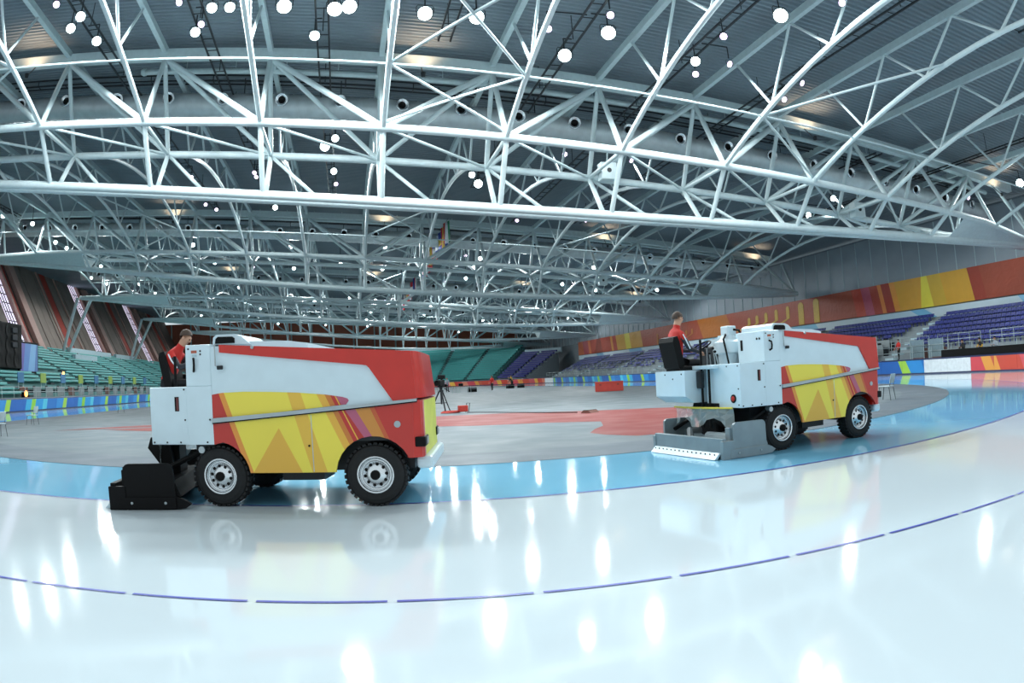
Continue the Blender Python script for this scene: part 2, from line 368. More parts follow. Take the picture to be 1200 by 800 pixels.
# ================================================================ DUCTS, TRAYS
zD = lambda t: 16.9-.0765*t-.0002*t*t
def nozzle_mesh():
    bm = NB(); lathe(bm, [(.20, .0), (.30, -.14), (.34, -.22), (.36, -.3), (.30, -.32), (.2, -.2), (.05, -.16), (.0, -.15)], 12, axis='y')
    bmesh.ops.recalc_face_normals(bm, faces=bm.faces)
    me = bpy.data.meshes.new('nozzle'); bm.to_mesh(me); bm.free(); me.materials.append(CHROME); me.materials.append(BLACK)
    for p in me.polygons:
        p.use_smooth = True
        c = p.center
        if math.hypot(c.x, c.z) < .22 and c.y < -.1: p.material_index = 1
    return me
NOZ = nozzle_mesh()
for i in range(1, 6):
    s = TS[i]+5.3
    root = empty('air_duct', (0, s, 0)); tag(root, f'round silver air duct with nozzles behind the {["", "nearest", "second", "third", "fourth", "farthest"][i]} roof truss', 'air duct', 'air ducts under the roof')
    bm = NB(); pts = []; rs = []
    for q, t in enumerate(np.arange(-44, 49.5, .55 if i < 3 else 1.1)):
        pts += [(t, 0, zD(t)), (t+.04, 0, zD(t+.04))]; rs += [.70, .73]
    tube(bm, pts, rs, 18 if i < 3 else 12); obj('duct_tube', bm, DUCT, root, True)
    for t in np.arange(-40.6, 48, 3.35):
        o = ref('nozzle', NOZ, root, (t, -.70, zD(t)+.12)); o.rotation_euler = (random.uniform(0, .35), 0, random.uniform(-.3, .3)); o.scale = (1.1, 1.2, 1.1)
    if True:
        for t in np.arange(-40, 46, 5.65): bar('hanger', U4D, root, (t, s, zD(t)+.6), (t, s, zR(t)), .03, (0, s, 0))
    tr = empty('cable_tray', (0, s-1.0, 0)); tag(tr, f'dark ladder cable tray above the duct behind the {["", "nearest", "second", "third", "fourth", "farthest"][i]} truss', 'cable tray', 'cable trays under the roof')
    for dy, dz in ((-.25, 0), (.25, 0), (-.25, .35)):
        bm = NB(); tube(bm, [(t, dy, zD(t)+1.02+dz) for t in np.linspace(-43, 47, 14)], .05, 6); obj('rail', bm, DARK, tr)
    for t in np.arange(-42, 46, 1.9 if i < 3 else 3.8): bar('rung', U4D, tr, (t, s-1.25, zD(t)+1.02), (t, s-.75, zD(t)+1.02), .035, (0, s-1.0, 0))
    if i < 3:
        for t in np.arange(-42, 46, 3.8): bar('upright', U4D, tr, (t, s-1.25, zD(t)+1.0), (t, s-1.25, zD(t)+1.4), .03, (0, s-1.0, 0))
    p = empty('roof_pipe', (0, TS[i]+2.2, 0)); tag(p, f'white service pipe under the roof behind the {["", "nearest", "second", "third", "fourth", "farthest"][i]} truss', 'pipe', 'service pipes under the roof')
    bm = NB(); tube(bm, [(t, 0, zC(t)+.05) for t in np.linspace(-11.5, 46, 16)], .17, 10); obj('pipe_run', bm, STEELG, p, True)
    bm = NB(); lathe(bm, [(.0, -.1), (.16, -.06), (.23, .05), (.23, .22)], 12, (-11.6, 0, zC(-11.6)+.05), 'x'); obj('end_cap', bm, STEELG, p, True)
    for t in np.arange(-9, 45, 2.8): bar('pipe_hook', U4G, p, (t, TS[i]+2.2, zC(t)+.2), (t, TS[i]+2.2, zR(t)), .03, (0, TS[i]+2.2, 0))
# ================================================================ LAMPS
BARS = [-1.3+5.65*k for k in range(-6, 8)]
def flood_meshes(r, lensm, nm):
    bm = NB(); lathe(bm, [(.05*r, .95*r), (.45*r, .9*r), (.7*r, .5*r), (.98*r, .05*r), (1.04*r, 0), (1.04*r, -.1*r), (.96*r, -.1*r), (.93*r, .02*r), (0, .02*r)], 14)
    bmesh.ops.recalc_face_normals(bm, faces=bm.faces); h = bpy.data.meshes.new(nm+'_housing'); bm.to_mesh(h); bm.free(); h.materials.append(DARK)
    bm = NB(); lathe(bm, [(.92*r, -.02*r), (.7*r, -.12*r), (.35*r, -.19*r), (0, -.21*r)], 14)
    bmesh.ops.recalc_face_normals(bm, faces=bm.faces); l = bpy.data.meshes.new(nm+'_lens'); bm.to_mesh(l); bm.free(); l.materials.append(lensm)
    bm = NB(); tube(bm, [(1.08*r, 0, .1*r), (1.08*r, 0, .95*r), (.9*r, 0, 1.25*r), (-.9*r, 0, 1.25*r), (-1.08*r, 0, .95*r), (-1.08*r, 0, .1*r)], .06*r, 5)
    y = bpy.data.meshes.new(nm+'_yoke'); bm.to_mesh(y); bm.free(); y.materials.append(DARK)
    return h, l, y
BIG = flood_meshes(.33, LENS, 'flood'); SMALL = flood_meshes(.17, LENSV, 'spot'); MED = flood_meshes(.24, LENS, 'medium')
LD = {}
def lamp_data(kind):
    if kind not in LD:
        l = bpy.data.lights.new('lamp_beam', 'SPOT'); l.spot_size = math.radians(174); l.spot_blend = .35; l.shadow_soft_size = .35
        l.energy = LAMP_W*{'b': 1, 'm': .8, 's': .3, 'f': 1.1}[kind]; l.color = (.92, .99, 1.0); LD[kind] = l
    return LD[kind]
LAMPS = [(-12.9,27.6,17.3,'m'), (-12.0,26.5,17.2,'m'), (-12.0,29.0,17.2,'m'), (-12.8,25.3,17.3,'s'), (-7.0,28.6,16.9,'m'), (-5.9,26.5,16.9,'m'), (-5.1,26.4,16.8,'m'), (-7.2,25.8,16.9,'s'), (-6.6,27.9,16.9,'s'), (-2.8,26.4,16.7,'b'), (-0.7,26.4,16.5,'b'), (-0.1,26.2,16.5,'b'), (-1.6,29.0,16.6,'m'), (3.0,26.4,16.3,'b'), (5.1,26.2,16.1,'b'), (10.7,26.0,15.7,'b'), (9.6,28.8,15.8,'b'), (8.2,26.5,15.9,'s'), (10.3,24.6,15.8,'s'), (16.6,21.6,15.3,'b'), (15.4,27.2,15.4,'m'), (16.1,28.6,15.4,'s'), (15.4,24.4,15.4,'s'), (17.0,26.8,15.3,'s'), (18.2,19.4,15.2,'s'), (21.7,29.3,15.0,'s'), (21.3,27.0,15.0,'s'), (-1.5,44.6,16.6,'b'), (-0.8,42.8,16.5,'m'), (-6.9,52.0,16.9,'s'), (-12.0,52.2,17.2,'s'), (-6.9,50.9,16.9,'s'), (-1.0,49.9,16.5,'m'), (-0.9,53.3,16.5,'s'), (-1.4,60.0,16.6,'m'), (-6.4,61.6,16.9,'m'), (-11.9,62.6,17.2,'s'), (-12.6,61.0,17.3,'s'), (9.6,51.1,15.8,'b'), (8.8,49.1,15.9,'m'), (13.7,42.6,15.5,'s'), (18.2,42.4,15.2,'s'), (15.0,61.8,15.4,'s'), (20.8,59.8,15.0,'s'), (35.4,43.1,13.7,'m'), (36.8,48.5,13.6,'m'), (44.1,30.7,12.9,'b'), (44.0,36.1,12.9,'s'), (-40.5,105.7,18.7,'m'), (-40.2,112.4,18.7,'m'), (-35.1,125.2,18.6,'m'), (-1.0,90.9,16.5,'b'), (9.9,96.7,15.8,'b'), (15.6,88.3,15.4,'m'), (13.9,101.9,15.5,'s'), (20.9,86.4,15.0,'m'), (35.8,100.5,13.7,'m'), (43.4,95.3,13.0,'m'), (43.9,140.8,12.9,'m'), (0.1,126.2,16.5,'m'), (6.4,128.2,16.0,'s'), (13.9,166.8,15.5,'s'), (-35.0,82.0,18.6,'m'), (-35.1,64.1,18.6,'m'), (-33.4,68.1,18.5,'m'), (13.4,81.0,15.6,'s'), (-12.8,95.1,17.3,'s')]
LAMPS += [(t, s, zC(t)-1.2, 'm') for t in (-18.2, -6.9, 4.4, 15.6, 26.9, 38.2) for s in (13.0,)]  # row out of view overhead, added to light the near ice
LAMPS += [(t+random.uniform(-.6, .6), s+random.uniform(-3, 3), zC(t)-1.2, 'f') for t in (-35.2, -18.2, -6.9, 4.4, 15.6, 29.0) for s in (78.0, 94.0, 114.0, 131.0, 150.0, 167.0, 186.0)]  # scattered lamp grid added to brighten the far bays
per = {}
for (t, s, z, kind) in sorted(LAMPS, key=lambda q: q[1]):
    bi = min(range(len(BARS)), key=lambda q: abs(BARS[q]-t)); per.setdefault(bi, []).append((t, s, z, kind))
for bi, L_ in per.items():
    t0 = BARS[bi]; near = [q for q in L_ if q[1] < 66]
    for n_, (t, s, z, kind) in enumerate(L_):
        H_, LN, Y_ = {'b': BIG, 'm': MED, 'f': MED, 's': SMALL}[kind]
        root = empty('floodlight' if kind != 's' else 'spotlight', (t, s, z))
        tag(root, f'lit {dict(b="large white floodlight", m="white floodlight added for far fill", f="white floodlight added for far fill", s="small violet-white spotlight")[kind]}, {ORD[n_]} from the camera along the {ORD[bi]} light row from the left', 'floodlight' if kind != 's' else 'spotlight', 'lamps hanging under the roof')
        aim = Vector((-t*.7+random.uniform(-4, 4)+3, -s*.8+4 if s > 18 else 2, 1.5-z)).normalized()
        if kind == 's': aim = Vector((random.uniform(-.6, .6), -.9, -.7)).normalized()
        q = (-aim).to_track_quat('Z', 'Y')
        ref('housing', H_, root, (0, 0, 0), q); ref('lens', LN, root, (0, 0, 0), q); ref('yoke', Y_, root, (0, 0, 0), Vector((0, 0, 1)).to_track_quat('Z', 'Y'))
        bar('drop_pipe', U4D, root, (0, 0, .3), (0, 0, zR(t)-z-.03 if s > 66 else .9), .035)
        if s < 66 and abs(t-t0) > .3: bar('outrigger', U4D, root, (0, 0, .9), (t0-t, 0, .9), .04)
        lo = link(bpy.data.objects.new('lamp_beam', lamp_data(kind))); lo.parent = root; lo.location = aim*.25
        lo.rotation_mode = 'QUATERNION'; lo.rotation_quaternion = (Vector((0, 0, 1)).lerp(-aim, .2)).to_track_quat('Z', 'Y')
    if near:
        z = zC(t0)-.3; s0 = max(10, min(q[1] for q in near)-9); s1 = max(q[1] for q in near)+4
        root = empty('light_bar', (t0, s0, z)); tag(root, f'dark ladder light bar hung along the {ORD[bi]} light row from the left', 'light bar', 'light bars under the roof')
        for dx in (-.28, .28):
            bm = NB(); box(bm, dx-.04, dx+.04, 0, s1-s0, -.04, .04); obj('rail', bm, DARK, root)
        for s in np.arange(s0+.4, s1, 1.3): bar('rung', U4D, root, (-.28, s-s0, 0), (.28, s-s0, 0), .03)
        for s in np.arange(s0+1, s1, 6.0): bar('hanger', U4D, root, (0, s-s0, 0), (0, s-s0, zR(t0)-z), .025)
# warm uplights washing the roof
WL = bpy.data.lights.new('warm_beam', 'SPOT'); WL.energy = 420; WL.color = (1, .62, .38); WL.spot_size = math.radians(120); WL.spot_blend = .8; WL.shadow_soft_size = .2
for i in (1, 2, 3):
    for n_, t in enumerate((-17.5, 3.6, 26.0, 44.0)):
        root = empty('uplight', (t, TS[i]-1.0, zC(t)-1.1)); tag(root, f'small warm uplight on the {["nearest", "second", "third"][i-1]} truss, {ORD[n_]} from the left', 'uplight', 'warm uplights on the trusses')
        bm = NB(); lathe(bm, [(.05, -.18), (.1, -.16), (.13, .05), (.12, .05), (.1, 0), (0, 0)], 10); obj('housing', bm, DARK, root)
        bm = NB(); lathe(bm, [(.1, .02), (0, .03)], 10); obj('lens', bm, ORANGE, root)
        bar('bracket', U4D, root, (0, 0, -.1), (0, 1.0, .9), .03)
        lo = link(bpy.data.objects.new('warm_beam', WL)); lo.parent = root; lo.location = (0, 0, .08); lo.rotation_euler = (math.pi, 0, 0)
#PART2#
# ================================================================ WALLS
WALLG = mat('wall_panel_grey', '#929da6', .55, var=.05, scale=.7)
WALLD = mat('wall_base_grey', '#7d868c', .7)
BROWN = mat('wall_brown_cladding', '#857870', .7, var=.12, scale=.5)
TERRA = mat('wall_terracotta', '#b0664f', .7, var=.08, scale=.5)
REDP = mat('wall_red_panel', '#a8382a', .6)
PILA = mat('pilaster_pale_pink', '#c09c92', .6)
GLASSW = mat('daylight_window', '#e6dcf4', .3, emit=1.1, var=0)
wr = empty('wall_right', (50.6, 60, 0)); tag(wr, 'grey panelled side wall behind the blue stand', kind='structure')
bm = NB(); box(bm, 0, .4, -55, 145, 0, 13.6); obj('backing', bm, WALLD, wr)
bm = NB(); box(bm, -.12, 0, .02, 1.76, 8.4, 13.4); wp = bpy.data.meshes.new('panel'); bm.to_mesh(wp); bm.free(); wp.materials.append(WALLG)
for q in range(72):
    ref('panel', wp, wr, (0, -38+q*1.8*1.36, 0), None, (1, 1.36, 1)); bar('batten', U4G, wr, (-.13, -38+q*1.8*1.36, 8.4), (-.13, -38+q*1.8*1.36, 13.4), .06)
BAN = stripes('banner_print', 'UV', '#a4462b', [(40.5, .25, '#a23a24'), (42.0, .25, '#e0a832'), (45.6, .25, '#d9b038'), (47.4, .25, '#eee046'), (49.2, -.1, '#dfa436'), (52.2, .25, '#e89a3a'), (53.0, .25, '#a8321f'), (54.3, .25, '#e0843a'), (54.9, .25, '#b03a26'), (56.2, .25, '#bc5068'), (57.6, .25, '#c8432a'), (59.2, .25, '#b04a2c'),
   (86, .6, '#c07028'), (95, .6, '#b04a2c'), (118, .3, '#d69c34'), (123.5, .3, '#e8d444'), (126, .3, '#d8a038'), (130.5, .3, '#b8412a'), (132.5, .3, '#d8903c'), (133.6, .3, '#aa3e26'), (146, .3, '#d8703a'), (147.5, .3, '#b84a50'), (151, .3, '#c86030')], .5, wrinkle=.15)
def wall_sheet(name, m, x, s0, s1, z0, z1, thick, label, cat, n=60):
    bm = NB(); uv = bm.loops.layers.uv.new('UVMap'); G = []
    for i in range(n+1):
        s = s0+(s1-s0)*i/n; G.append([bm.verts.new((0, s-s0, z)) for z in np.linspace(z0, z1, 5)])
    for i in range(n):
        for j in range(4):
            f = bm.faces.new((G[i][j], G[i][j+1], G[i+1][j+1], G[i+1][j]))
            for l in f.loops: l[uv].uv = (l.vert.co.y+s0, l.vert.co.z-z0)
    o = obj(name, bm, m); o.location = (x, s0, 0); md = o.modifiers.new('solid', 'SOLIDIFY'); md.thickness = thick; md.offset = 0
    return tag(o, label, cat)
ban = wall_sheet('banner', BAN, 50.36, 16, 155, 5.72, 8.62, .05, 'long rust-red banner with slanted yellow stripes along the side wall', 'banner')
YP = mat('print_yellow', '#d8ae3c', .5); YP2 = mat('print_orange', '#c47830', .5)
for n_, (s, top, foot) in enumerate([(66.5, 2.6, 0), (69.6, 2.5, 0), (72.4, 2.4, 1), (75, 2.25, 1), (77.4, 2.1, 1), (79.6, 1.95, 1), (81.6, 1.8, 1), (98.5, 1.7, 1), (100.5, 1.6, 1), (102.3, 1.5, 1), (118 - 6.5, 1.9, 0)]):
    bm = NB(); w_ = .55 if s < 71 else (.34 if s < 90 else .3); pts = []
    if foot: pts = [(s-16+3.4, .25), (s-16+1.0, .72), (s-16, 1.0), (s-16, top-.2)]
    else: pts = [(s-16, .05), (s-16, top-.3)]
    poly = [(a+w_, b) for a, b in pts] + [(pts[-1][0]+w_*math.cos(a), pts[-1][1]+w_*.8*math.sin(a)) for a in np.linspace(.3, math.pi-.3, 6)] + [(a-w_, b) for a, b in pts[::-1]]
    prism(bm, [(a, b+5.72) for a, b in poly], -.06, -.03, 'x'); obj('printed_arch', bm, YP if s < 90 else YP2, ban)
SKYB = stripes('fascia_print', 'UV', '#c4dbe8', [(33, 1, '#8cc6e6'), (36, 1, '#d2e4ee'), (47, 2, '#7cbfe4'), (49, 2, '#c0dcec'), (58, -1, '#d5e6ee'), (66, 1, '#8ecbe6'), (71, 1, '#c8e0ea'), (90, 1, '#9ccfe6'), (94, 1, '#d0e2ec'), (118, 1, '#86bce0'), (124, 1, '#cfe0ea'), (138, 1, '#8fc3e2'), (142, 1, '#cfe0ea')], .5)
wall_sheet('stand_fascia', SKYB, 50.36, 16, 155, 4.72, 5.62, .06, 'pale blue and white fascia strip above the blue seats', 'fascia')
# left wall: raking cladding with daylight strips
wl = empty('wall_left', (-47.0, 30, 0)); tag(wl, 'raking brown clad wall with tall daylight strips behind the teal stand', kind='structure')
LQ = math.radians(27)
def rake_panel(name, s0, s1, m, d0, d1, l0=0, l1=17.2):
    bm = NB(); c, s_ = math.cos(LQ), math.sin(LQ)
    P = lambda l, d: (-s_*l + c*d, 6.5+c*l + s_*d)
    poly = [P(l0, d0), P(l1, d0), P(l1, d1), P(l0, d1)]
    prism(bm, poly, s0-30, s1-30); return obj(name, bm, m, wl)
rake_panel('backing', 30, 205, BROWN, -.5, -.2)
for b in range(5):
    o = 58.5+35.5*b-35.5
    if o+35 < 34: continue
    rake_panel('window_strip', o, o+2.8, GLASSW, -.15, .0)
    for k in range(3): rake_panel('mullion', o+.9*k, o+.9*k+.14, DARK, 0, .1)
    for l in np.arange(1.2, 16, 1.5): rake_panel('transom', o, o+2.8, DARK, 0, .08, l, l+.12)
    rake_panel('post', o+3.3, o+4.2, PILA, -.1, .35); rake_panel('red_panel', o+4.6, o+5.6, REDP, -.1, .05)
    rake_panel('pilaster', o+6.6, o+8.8, PILA, -.1, .6)
    for k in range(9):
        a = o+9.6+k*2.8
        if a+2.5 > o+35: break
        rake_panel('red_panel' if k == 4 else 'cladding_panel', a, a+2.55, REDP if k == 4 else BROWN, -.1, .06+.05*(k % 2))
    rake_panel('wall_rib', o+19, o+19.35, PILA, 0, .3); rake_panel('wall_rib', o+27, o+27.35, PILA, 0, .3)
bm = NB(); box(bm, -60, -46.8, 28, 206, 0, 6.7); tag(obj('wall_left_base', bm, WALLD), 'grey base wall under the raking cladding', kind='structure')
# far wall
wf = empty('wall_far', (0, 204, 0)); tag(wf, 'terracotta far end wall with white mullions', kind='structure')
bm = NB(); box(bm, -60, 52, .1, .6, 0, 20); obj('backing', bm, WALLD, wf)
bm = NB(); box(bm, .06, 5.84, 0, .1, 0, 19.8); fp = bpy.data.meshes.new('panel'); bm.to_mesh(fp); bm.free(); fp.materials.append(TERRA)
for q in range(18): ref('panel', fp, wf, (-58+q*5.9, 0, 0)); bar('mullion', U4G, wf, (-58+q*5.9, -.1, 0), (-58+q*5.9, -.1, 19.8), .22)
# ================================================================ BOARDS
BLUEB = stripes('board_print_blue', 'UV', '#2a6cc0', [(1.8, .5, '#3fb0de'), (3.0, .5, '#9ad648'), (3.9, .5, '#2f9fdf'), (5.6, .5, '#5ccbe6'), (6.6, .5, '#2c7ccc'), (9.0, .5, '#3796de'), (10.6, .6, '#b0de52'), (11.6, .5, '#2a6cc0'), (14.8, .5, '#3fb0de'), (16, .5, '#9ad648')], .3)
REDB = stripes('board_print_red', 'UV', '#d0624a', [(1.6, .5, '#e8a04a'), (2.6, .5, '#d8505a'), (4.6, .5, '#e28a70'), (6, .5, '#d04a3c'), (8, .5, '#efb84e'), (9.3, .5, '#d8606a'), (11.5, .5, '#cf5040'), (14, .5, '#e8a04a')], .3)
WHB = mat('board_white', '#e6edf2', .35); NAVY = mat('board_edge_navy', '#1b2c58', .4)
def boards(name, pts, label, pick):
    root = empty(name, (*pts[0], 0)); tag(root, label, 'rink boards'); ox, oy = pts[0]
    P = [Vector((x-ox, y-oy, 0)) for x, y in pts]; L_ = 0.0
    for a, b in zip(P, P[1:]):
        d = b-a; ln = d.length; tdir = d.normalized(); nn = Vector((-tdir.y, tdir.x, 0))
        bm = NB(); uv = bm.loops.layers.uv.new('UVMap')
        g = .012; q0 = a+tdir*g; q1 = b-tdir*g
        vs = [bm.verts.new(p) for p in (q0-nn*.06, q1-nn*.06, q1+nn*.06, q0+nn*.06)]
        for v in vs: v.co.z = .1
        vt = [bm.verts.new((v.co.x, v.co.y, 1.02)) for v in vs]
        u0 = L_ % 13.0
        for i in range(4):
            f = bm.faces.new((vs[i], vs[(i+1) % 4], vt[(i+1) % 4], vt[i]))
            for l in f.loops:
                e = (l.vert.co-q0).dot(tdir); l[uv].uv = (u0+e, l.vert.co.z)
        bm.faces.new(vt); bm.faces.new(vs[::-1])
        obj('board_panel', bm, pick(a+Vector((ox, oy, 0))), root); L_ += ln
    bm = NB(); tube(bm, [(p.x, p.y, 1.06) for p in P], .07, 6); obj('cap_rail', bm, NAVY, root)
    bm = NB(); tube(bm, [(p.x, p.y, .05) for p in P], .075, 4); obj('kick_rail', bm, NAVY, root)
arc = lambda c, R, a0, a1, n: [(CX+R*math.cos(math.radians(a)), c+R*math.sin(math.radians(a))) for a in np.linspace(a0, a1, n)]
boards('rink_boards', arc(CY, 35.24, -32, 0, 9)[:-1] + [(39.3, s) for s in np.linspace(CY, FY, 42)], 'blue and lime rink boards below the blue stand, ending white and orange', lambda p: REDB if p.y < 32.6 else (WHB if p.y < 37 else BLUEB))
boards('rink_boards', arc(FY, 35.24, 0, 172, 44), 'pink and red rink boards around the far bend', lambda p: REDB if p.y > 141 else WHB)
boards('rink_boards', [(-29.0, s) for s in np.linspace(30, 160, 53)], 'blue and lime rink boards in front of the teal stand', lambda p: BLUEB)
# ================================================================ STANDS
CONC = mat('stand_concrete', '#8d979c', .7); CONCT = mat('stand_tier_teal', '#5f8f8e', .7); SEATB = mat('seat_blue', '#2b3684', .45); SEATT = mat('seat_teal', '#4fa8a6', .5); STEPD = mat('aisle_step_dark', '#2c3f42', .7); RAILG = mat('rail_galvanised', '#9aa6aa', .4, .5)
SEATP = mat('seat_purple', '#3c3f86', .5); PALE = mat('parapet_pale_blue', '#b4cdd6', .5)
def seat_bm(bm, x, y, z):
    """seat facing -x"""
    box(bm, x-.18, x+.2, y-.235, y+.235, z+.36, z+.42); 
    v = [bm.verts.new(p) for p in ((x+.17, y-.24, z+.42), (x+.23, y-.24, z+.42), (x+.30, y-.235, z+.66), (x+.25, y-.235, z+.66), (x+.17, y+.24, z+.42), (x+.23, y+.24, z+.42), (x+.30, y+.235, z+.66), (x+.25, y+.235, z+.66))]
    for q in ((0,1,2,3), (7,6,5,4), (0,4,5,1), (1,5,6,2), (2,6,7,3), (3,7,4,0)): bm.faces.new([v[i] for i in q])
bm = NB(); seat_bm(bm, 0, 0, 0); box(bm, -.03, .03, -.05, .05, 0, .37); SEAT = bpy.data.meshes.new('seat'); bm.to_mesh(SEAT); bm.free(); SEAT.materials.append(SEATB)
gr = empty('grandstand', (41, 22, 0)); tag(gr, 'grey tiered stand of dark blue seats below the rust-red banner', 'grandstand')
RT = lambda i: 41.9+.83*i
RZ = lambda i: 1.1+.40*i
for i in range(9):
    bm = NB(); box(bm, RT(i)-41-.4, RT(i)-41+.43, 0, 126, 0, RZ(i)); obj('tier', bm, CONC, gr)
bm = NB(); box(bm, RT(8)+.43-41, 9.42, 0, 126, 0, RZ(8)+.35); obj('top_walk', bm, CONC, gr)
bm = NB(); box(bm, -.3, .48, 0, 126, 0, 1.1); obj('front_walk', bm, CONC, gr)
bm = NB(); bms = NB(); cnt = 0; allseats = []
for i in range(9):
    for s in np.arange(23, 147.5, .53):
        ph = (s-44.5) % 17.0
        if ph < 1.6 or (i < 7 and ph < 3.2 and s < 60): continue
        if i < 2: continue
        if i < 5 and 46.5 < s < 70 and not (i > 2 and random.random() < .35): continue
        if i < 5 and s > 70 and random.random() < .5: continue
        allseats.append((i, s))
allseats.sort(key=lambda q: math.hypot(RT(q[0]), q[1]) if q[1] > 29 else 999)
for n_, (i, s) in enumerate(allseats):
    if n_ < 300: ref('seat', SEAT, gr, (RT(i)+.05-41, s-22, RZ(i)))
    else: seat_bm(bms, RT(i)+.05-41, s-22, RZ(i))
o = obj('more_seats', bms, SEATB, gr); o['kind'] = 'stuff'
for s in np.arange(44.5, 150, 17.0):
    for i in range(8):
        bm = NB(); box(bm, RT(i)-41-.05, RT(i)-41+.43, s-22+.2, s-22+1.3, RZ(i), RZ(i)+.2); obj('stair_step', bm, PALE, gr)
def railing(name, pts, z0, h, label, step=1):
    root = empty(name, (*pts[0], z0)); tag(root, label, 'railing'); ox, oy = pts[0]
    for zz in (h, h*.55):
        bm = NB(); tube(bm, [(x-ox, y-oy, zz) for x, y in pts], .03, 5); obj('rail', bm, RAILG, root)
    for x, y in pts[::step]: bar('post', U4G, root, (x-ox, y-oy, 0), (x-ox, y-oy, h), .03)
    return root
railing('railing', [(41.15, s) for s in np.arange(24, 150, 2.2)], 1.1, 1.0, 'grey post and rail barrier along the front of the blue stand')
for n_, s in enumerate(np.arange(34, 46, 5.8)):
    railing('railing', [(RT(2)-.3, q) for q in np.arange(s-4, s+1, 1.2)], RZ(2), .95, f'short grey railing among the blue seats, {ORD[n_]} from the near end')
GLASSB = mat('booth_glass', '#9db4bc', .15, alpha=.55)
DESK = mat('press_desk_grey', '#8b9598', .6); DESKR = mat('press_desk_brown', '#6e4a42', .6)
def press_desk(x, s, z, label, m=DESK):
    r = empty('press_desk', (x, s, z)); tag(r, label, 'desk', 'press desks in the stands')
    bm = NB(); box(bm, -.35, .35, -.95, .95, .7, .75); obj('top', bm, m, r)
    bm = NB(); box(bm, -.36, -.32, -.95, .95, .05, .95); obj('front_panel', bm, m, r)
    for q in (-.9, .9):
        bm = NB(); box(bm, -.3, .3, q-.03, q+.03, 0, .7); obj('leg', bm, DARK, r)
    bm = NB(); box(bm, .0, .05, -.3, .25, .8, 1.12); box(bm, -.05, .1, -.08, .04, .75, .8); obj('monitor', bm, BLACK, r)
    return r
n_ = 0
for i in (1, 2, 3):
    for s in np.arange(47.5, 69, 2.6):
        if random.random() < .25: continue
        press_desk(RT(i)-.02, s, RZ(i), f'grey press desk in the blue stand, {ORD[i-1]} tier, {ORD[int((s-47.5)/2.6)]} along', DESK if random.random() < .7 else DESKR); n_ += 1
for n_, s in enumerate((47.6, 50.6, 41.2, 39)):
    r = empty('glass_booth', (41.6, s, 1.1)); tag(r, f'small glazed booth behind the boards, {ORD[n_]} of the row under the blue seats', 'booth', 'glazed booths')
    for q in (-.8, .8):
        for p_ in (-.3, .3): bar('post', U4G, r, (p_, q, 0), (p_, q, 1.5), .04)
    bm = NB(); box(bm, -.32, -.3, -.76, .76, .1, 1.45); obj('glass_pane', bm, GLASSB, r)
    bm = NB(); box(bm, -.25, .25, -.7, .7, 0, .8); obj('counter', bm, DESKR, r)
# left teal stand: benches per section
LT = lambda i: -31.6-.9*i
LZ = lambda i: 1.15+.42*i
g2 = empty('grandstand', (-31, 28, 0)); tag(g2, 'large stand of teal bench seating along the raking brown wall', 'grandstand')
for i in range(16):
    bm = NB(); box(bm, LT(i)+31-.45, LT(i)+31+.45, 0, 145, 0, LZ(i)); obj('tier', bm, CONCT, g2)
def bench_mesh(ln):
    bm = NB(); box(bm, -.18, .2, .05, ln-.05, .34, .42)
    prism(bm, [(-.2, .42), (-.14, .42), (-.20, .62), (-.26, .62)], .05, ln-.05); me = bpy.data.meshes.new('bench'); bm.to_mesh(me); bm.free(); me.materials.append(SEATT); return me
BEN = bench_mesh(10.2); bm = NB(); box(bm, -.1, .46, .1, 1.1, 0, .22); STP = bpy.data.meshes.new('stair_step'); bm.to_mesh(STP); bm.free(); STP.materials.append(STEPD)
for sec in range(12):
    for i in range(16):
        if i < 3 and 58 < 32+sec*11.5 < 110: continue
        if (sec, i) in ((3, 6), (3, 7), (4, 6)): continue
        ref('bench', BEN, g2, (LT(i)+31, 2+sec*11.5, LZ(i))); ref('stair_step', STP, g2, (LT(i)+31, 2+sec*11.5+10.3, LZ(i)))
for n_, (s0, s1, z0) in enumerate(((103, 113, 6.0), (107, 128, 7.25), (75, 87, 7.4), (131, 143, 6.9), (56, 72, 7.4))):
    bm = NB(); box(bm, -.3, .3, 0, s1-s0, 0, .95, .05); o = obj('parapet_box', bm, PALE); o.location = (-45.1 if n_ else -42.4, s0, LZ(15)+.01 if n_ else LZ(12)+.01)
    tag(o, f'pale blue parapet box at the top of the teal stand, {["second", "third", "first", "fourth", "nearest"][n_]} along', 'parapet', 'parapets of the teal stand')
railing('railing', [(-30.9, s) for s in np.arange(32, 160, 2.5)], 1.15, .95, 'grey post and rail barrier along the front of the teal stand')
bm = NB(); box(bm, -31.4, -29.6, 30, 170, 0, 1.15); tag(obj('floor_stand_walk', bm, CONC), 'grey walkway behind the boards of the teal stand', kind='structure')
bm = NB(); box(bm, 39.7, 40.7, 22, 150, 0, 1.1); tag(obj('floor_right_walk', bm, CONC), 'grey walkway behind the boards of the blue stand', kind='structure')
SB = mat('sign_blue', '#3a7fb0', .5); SGR = mat('sign_lime', '#9ab84a', .5)
for n_, s in enumerate(np.linspace(66, 112, 9)):
    r = empty('sign_board', (-33.4, s, LZ(1))); tag(r, f'small {"lime" if n_ % 2 else "blue"} sign board on posts in the teal stand, {ORD[n_]} from the black loudspeaker tower', 'sign', 'sign boards in the teal stand')
    bm = NB(); box(bm, -.04, .04, -.75, .75, 1.0, 2.0, .02); obj('face', bm, SGR if n_ % 2 else SB, r)
    for q in (-.6, .6): bar('post', U4G, r, (0, q, 0), (0, q, 1.1), .04)
for n_, s in enumerate(np.arange(64, 112, 3.2)):
    press_desk(-32.4, s, LZ(0), f'grey press desk in front of the teal stand, {ORD[n_]} from the near end', DESK if n_ % 4 else DESKR).rotation_euler.z = math.pi
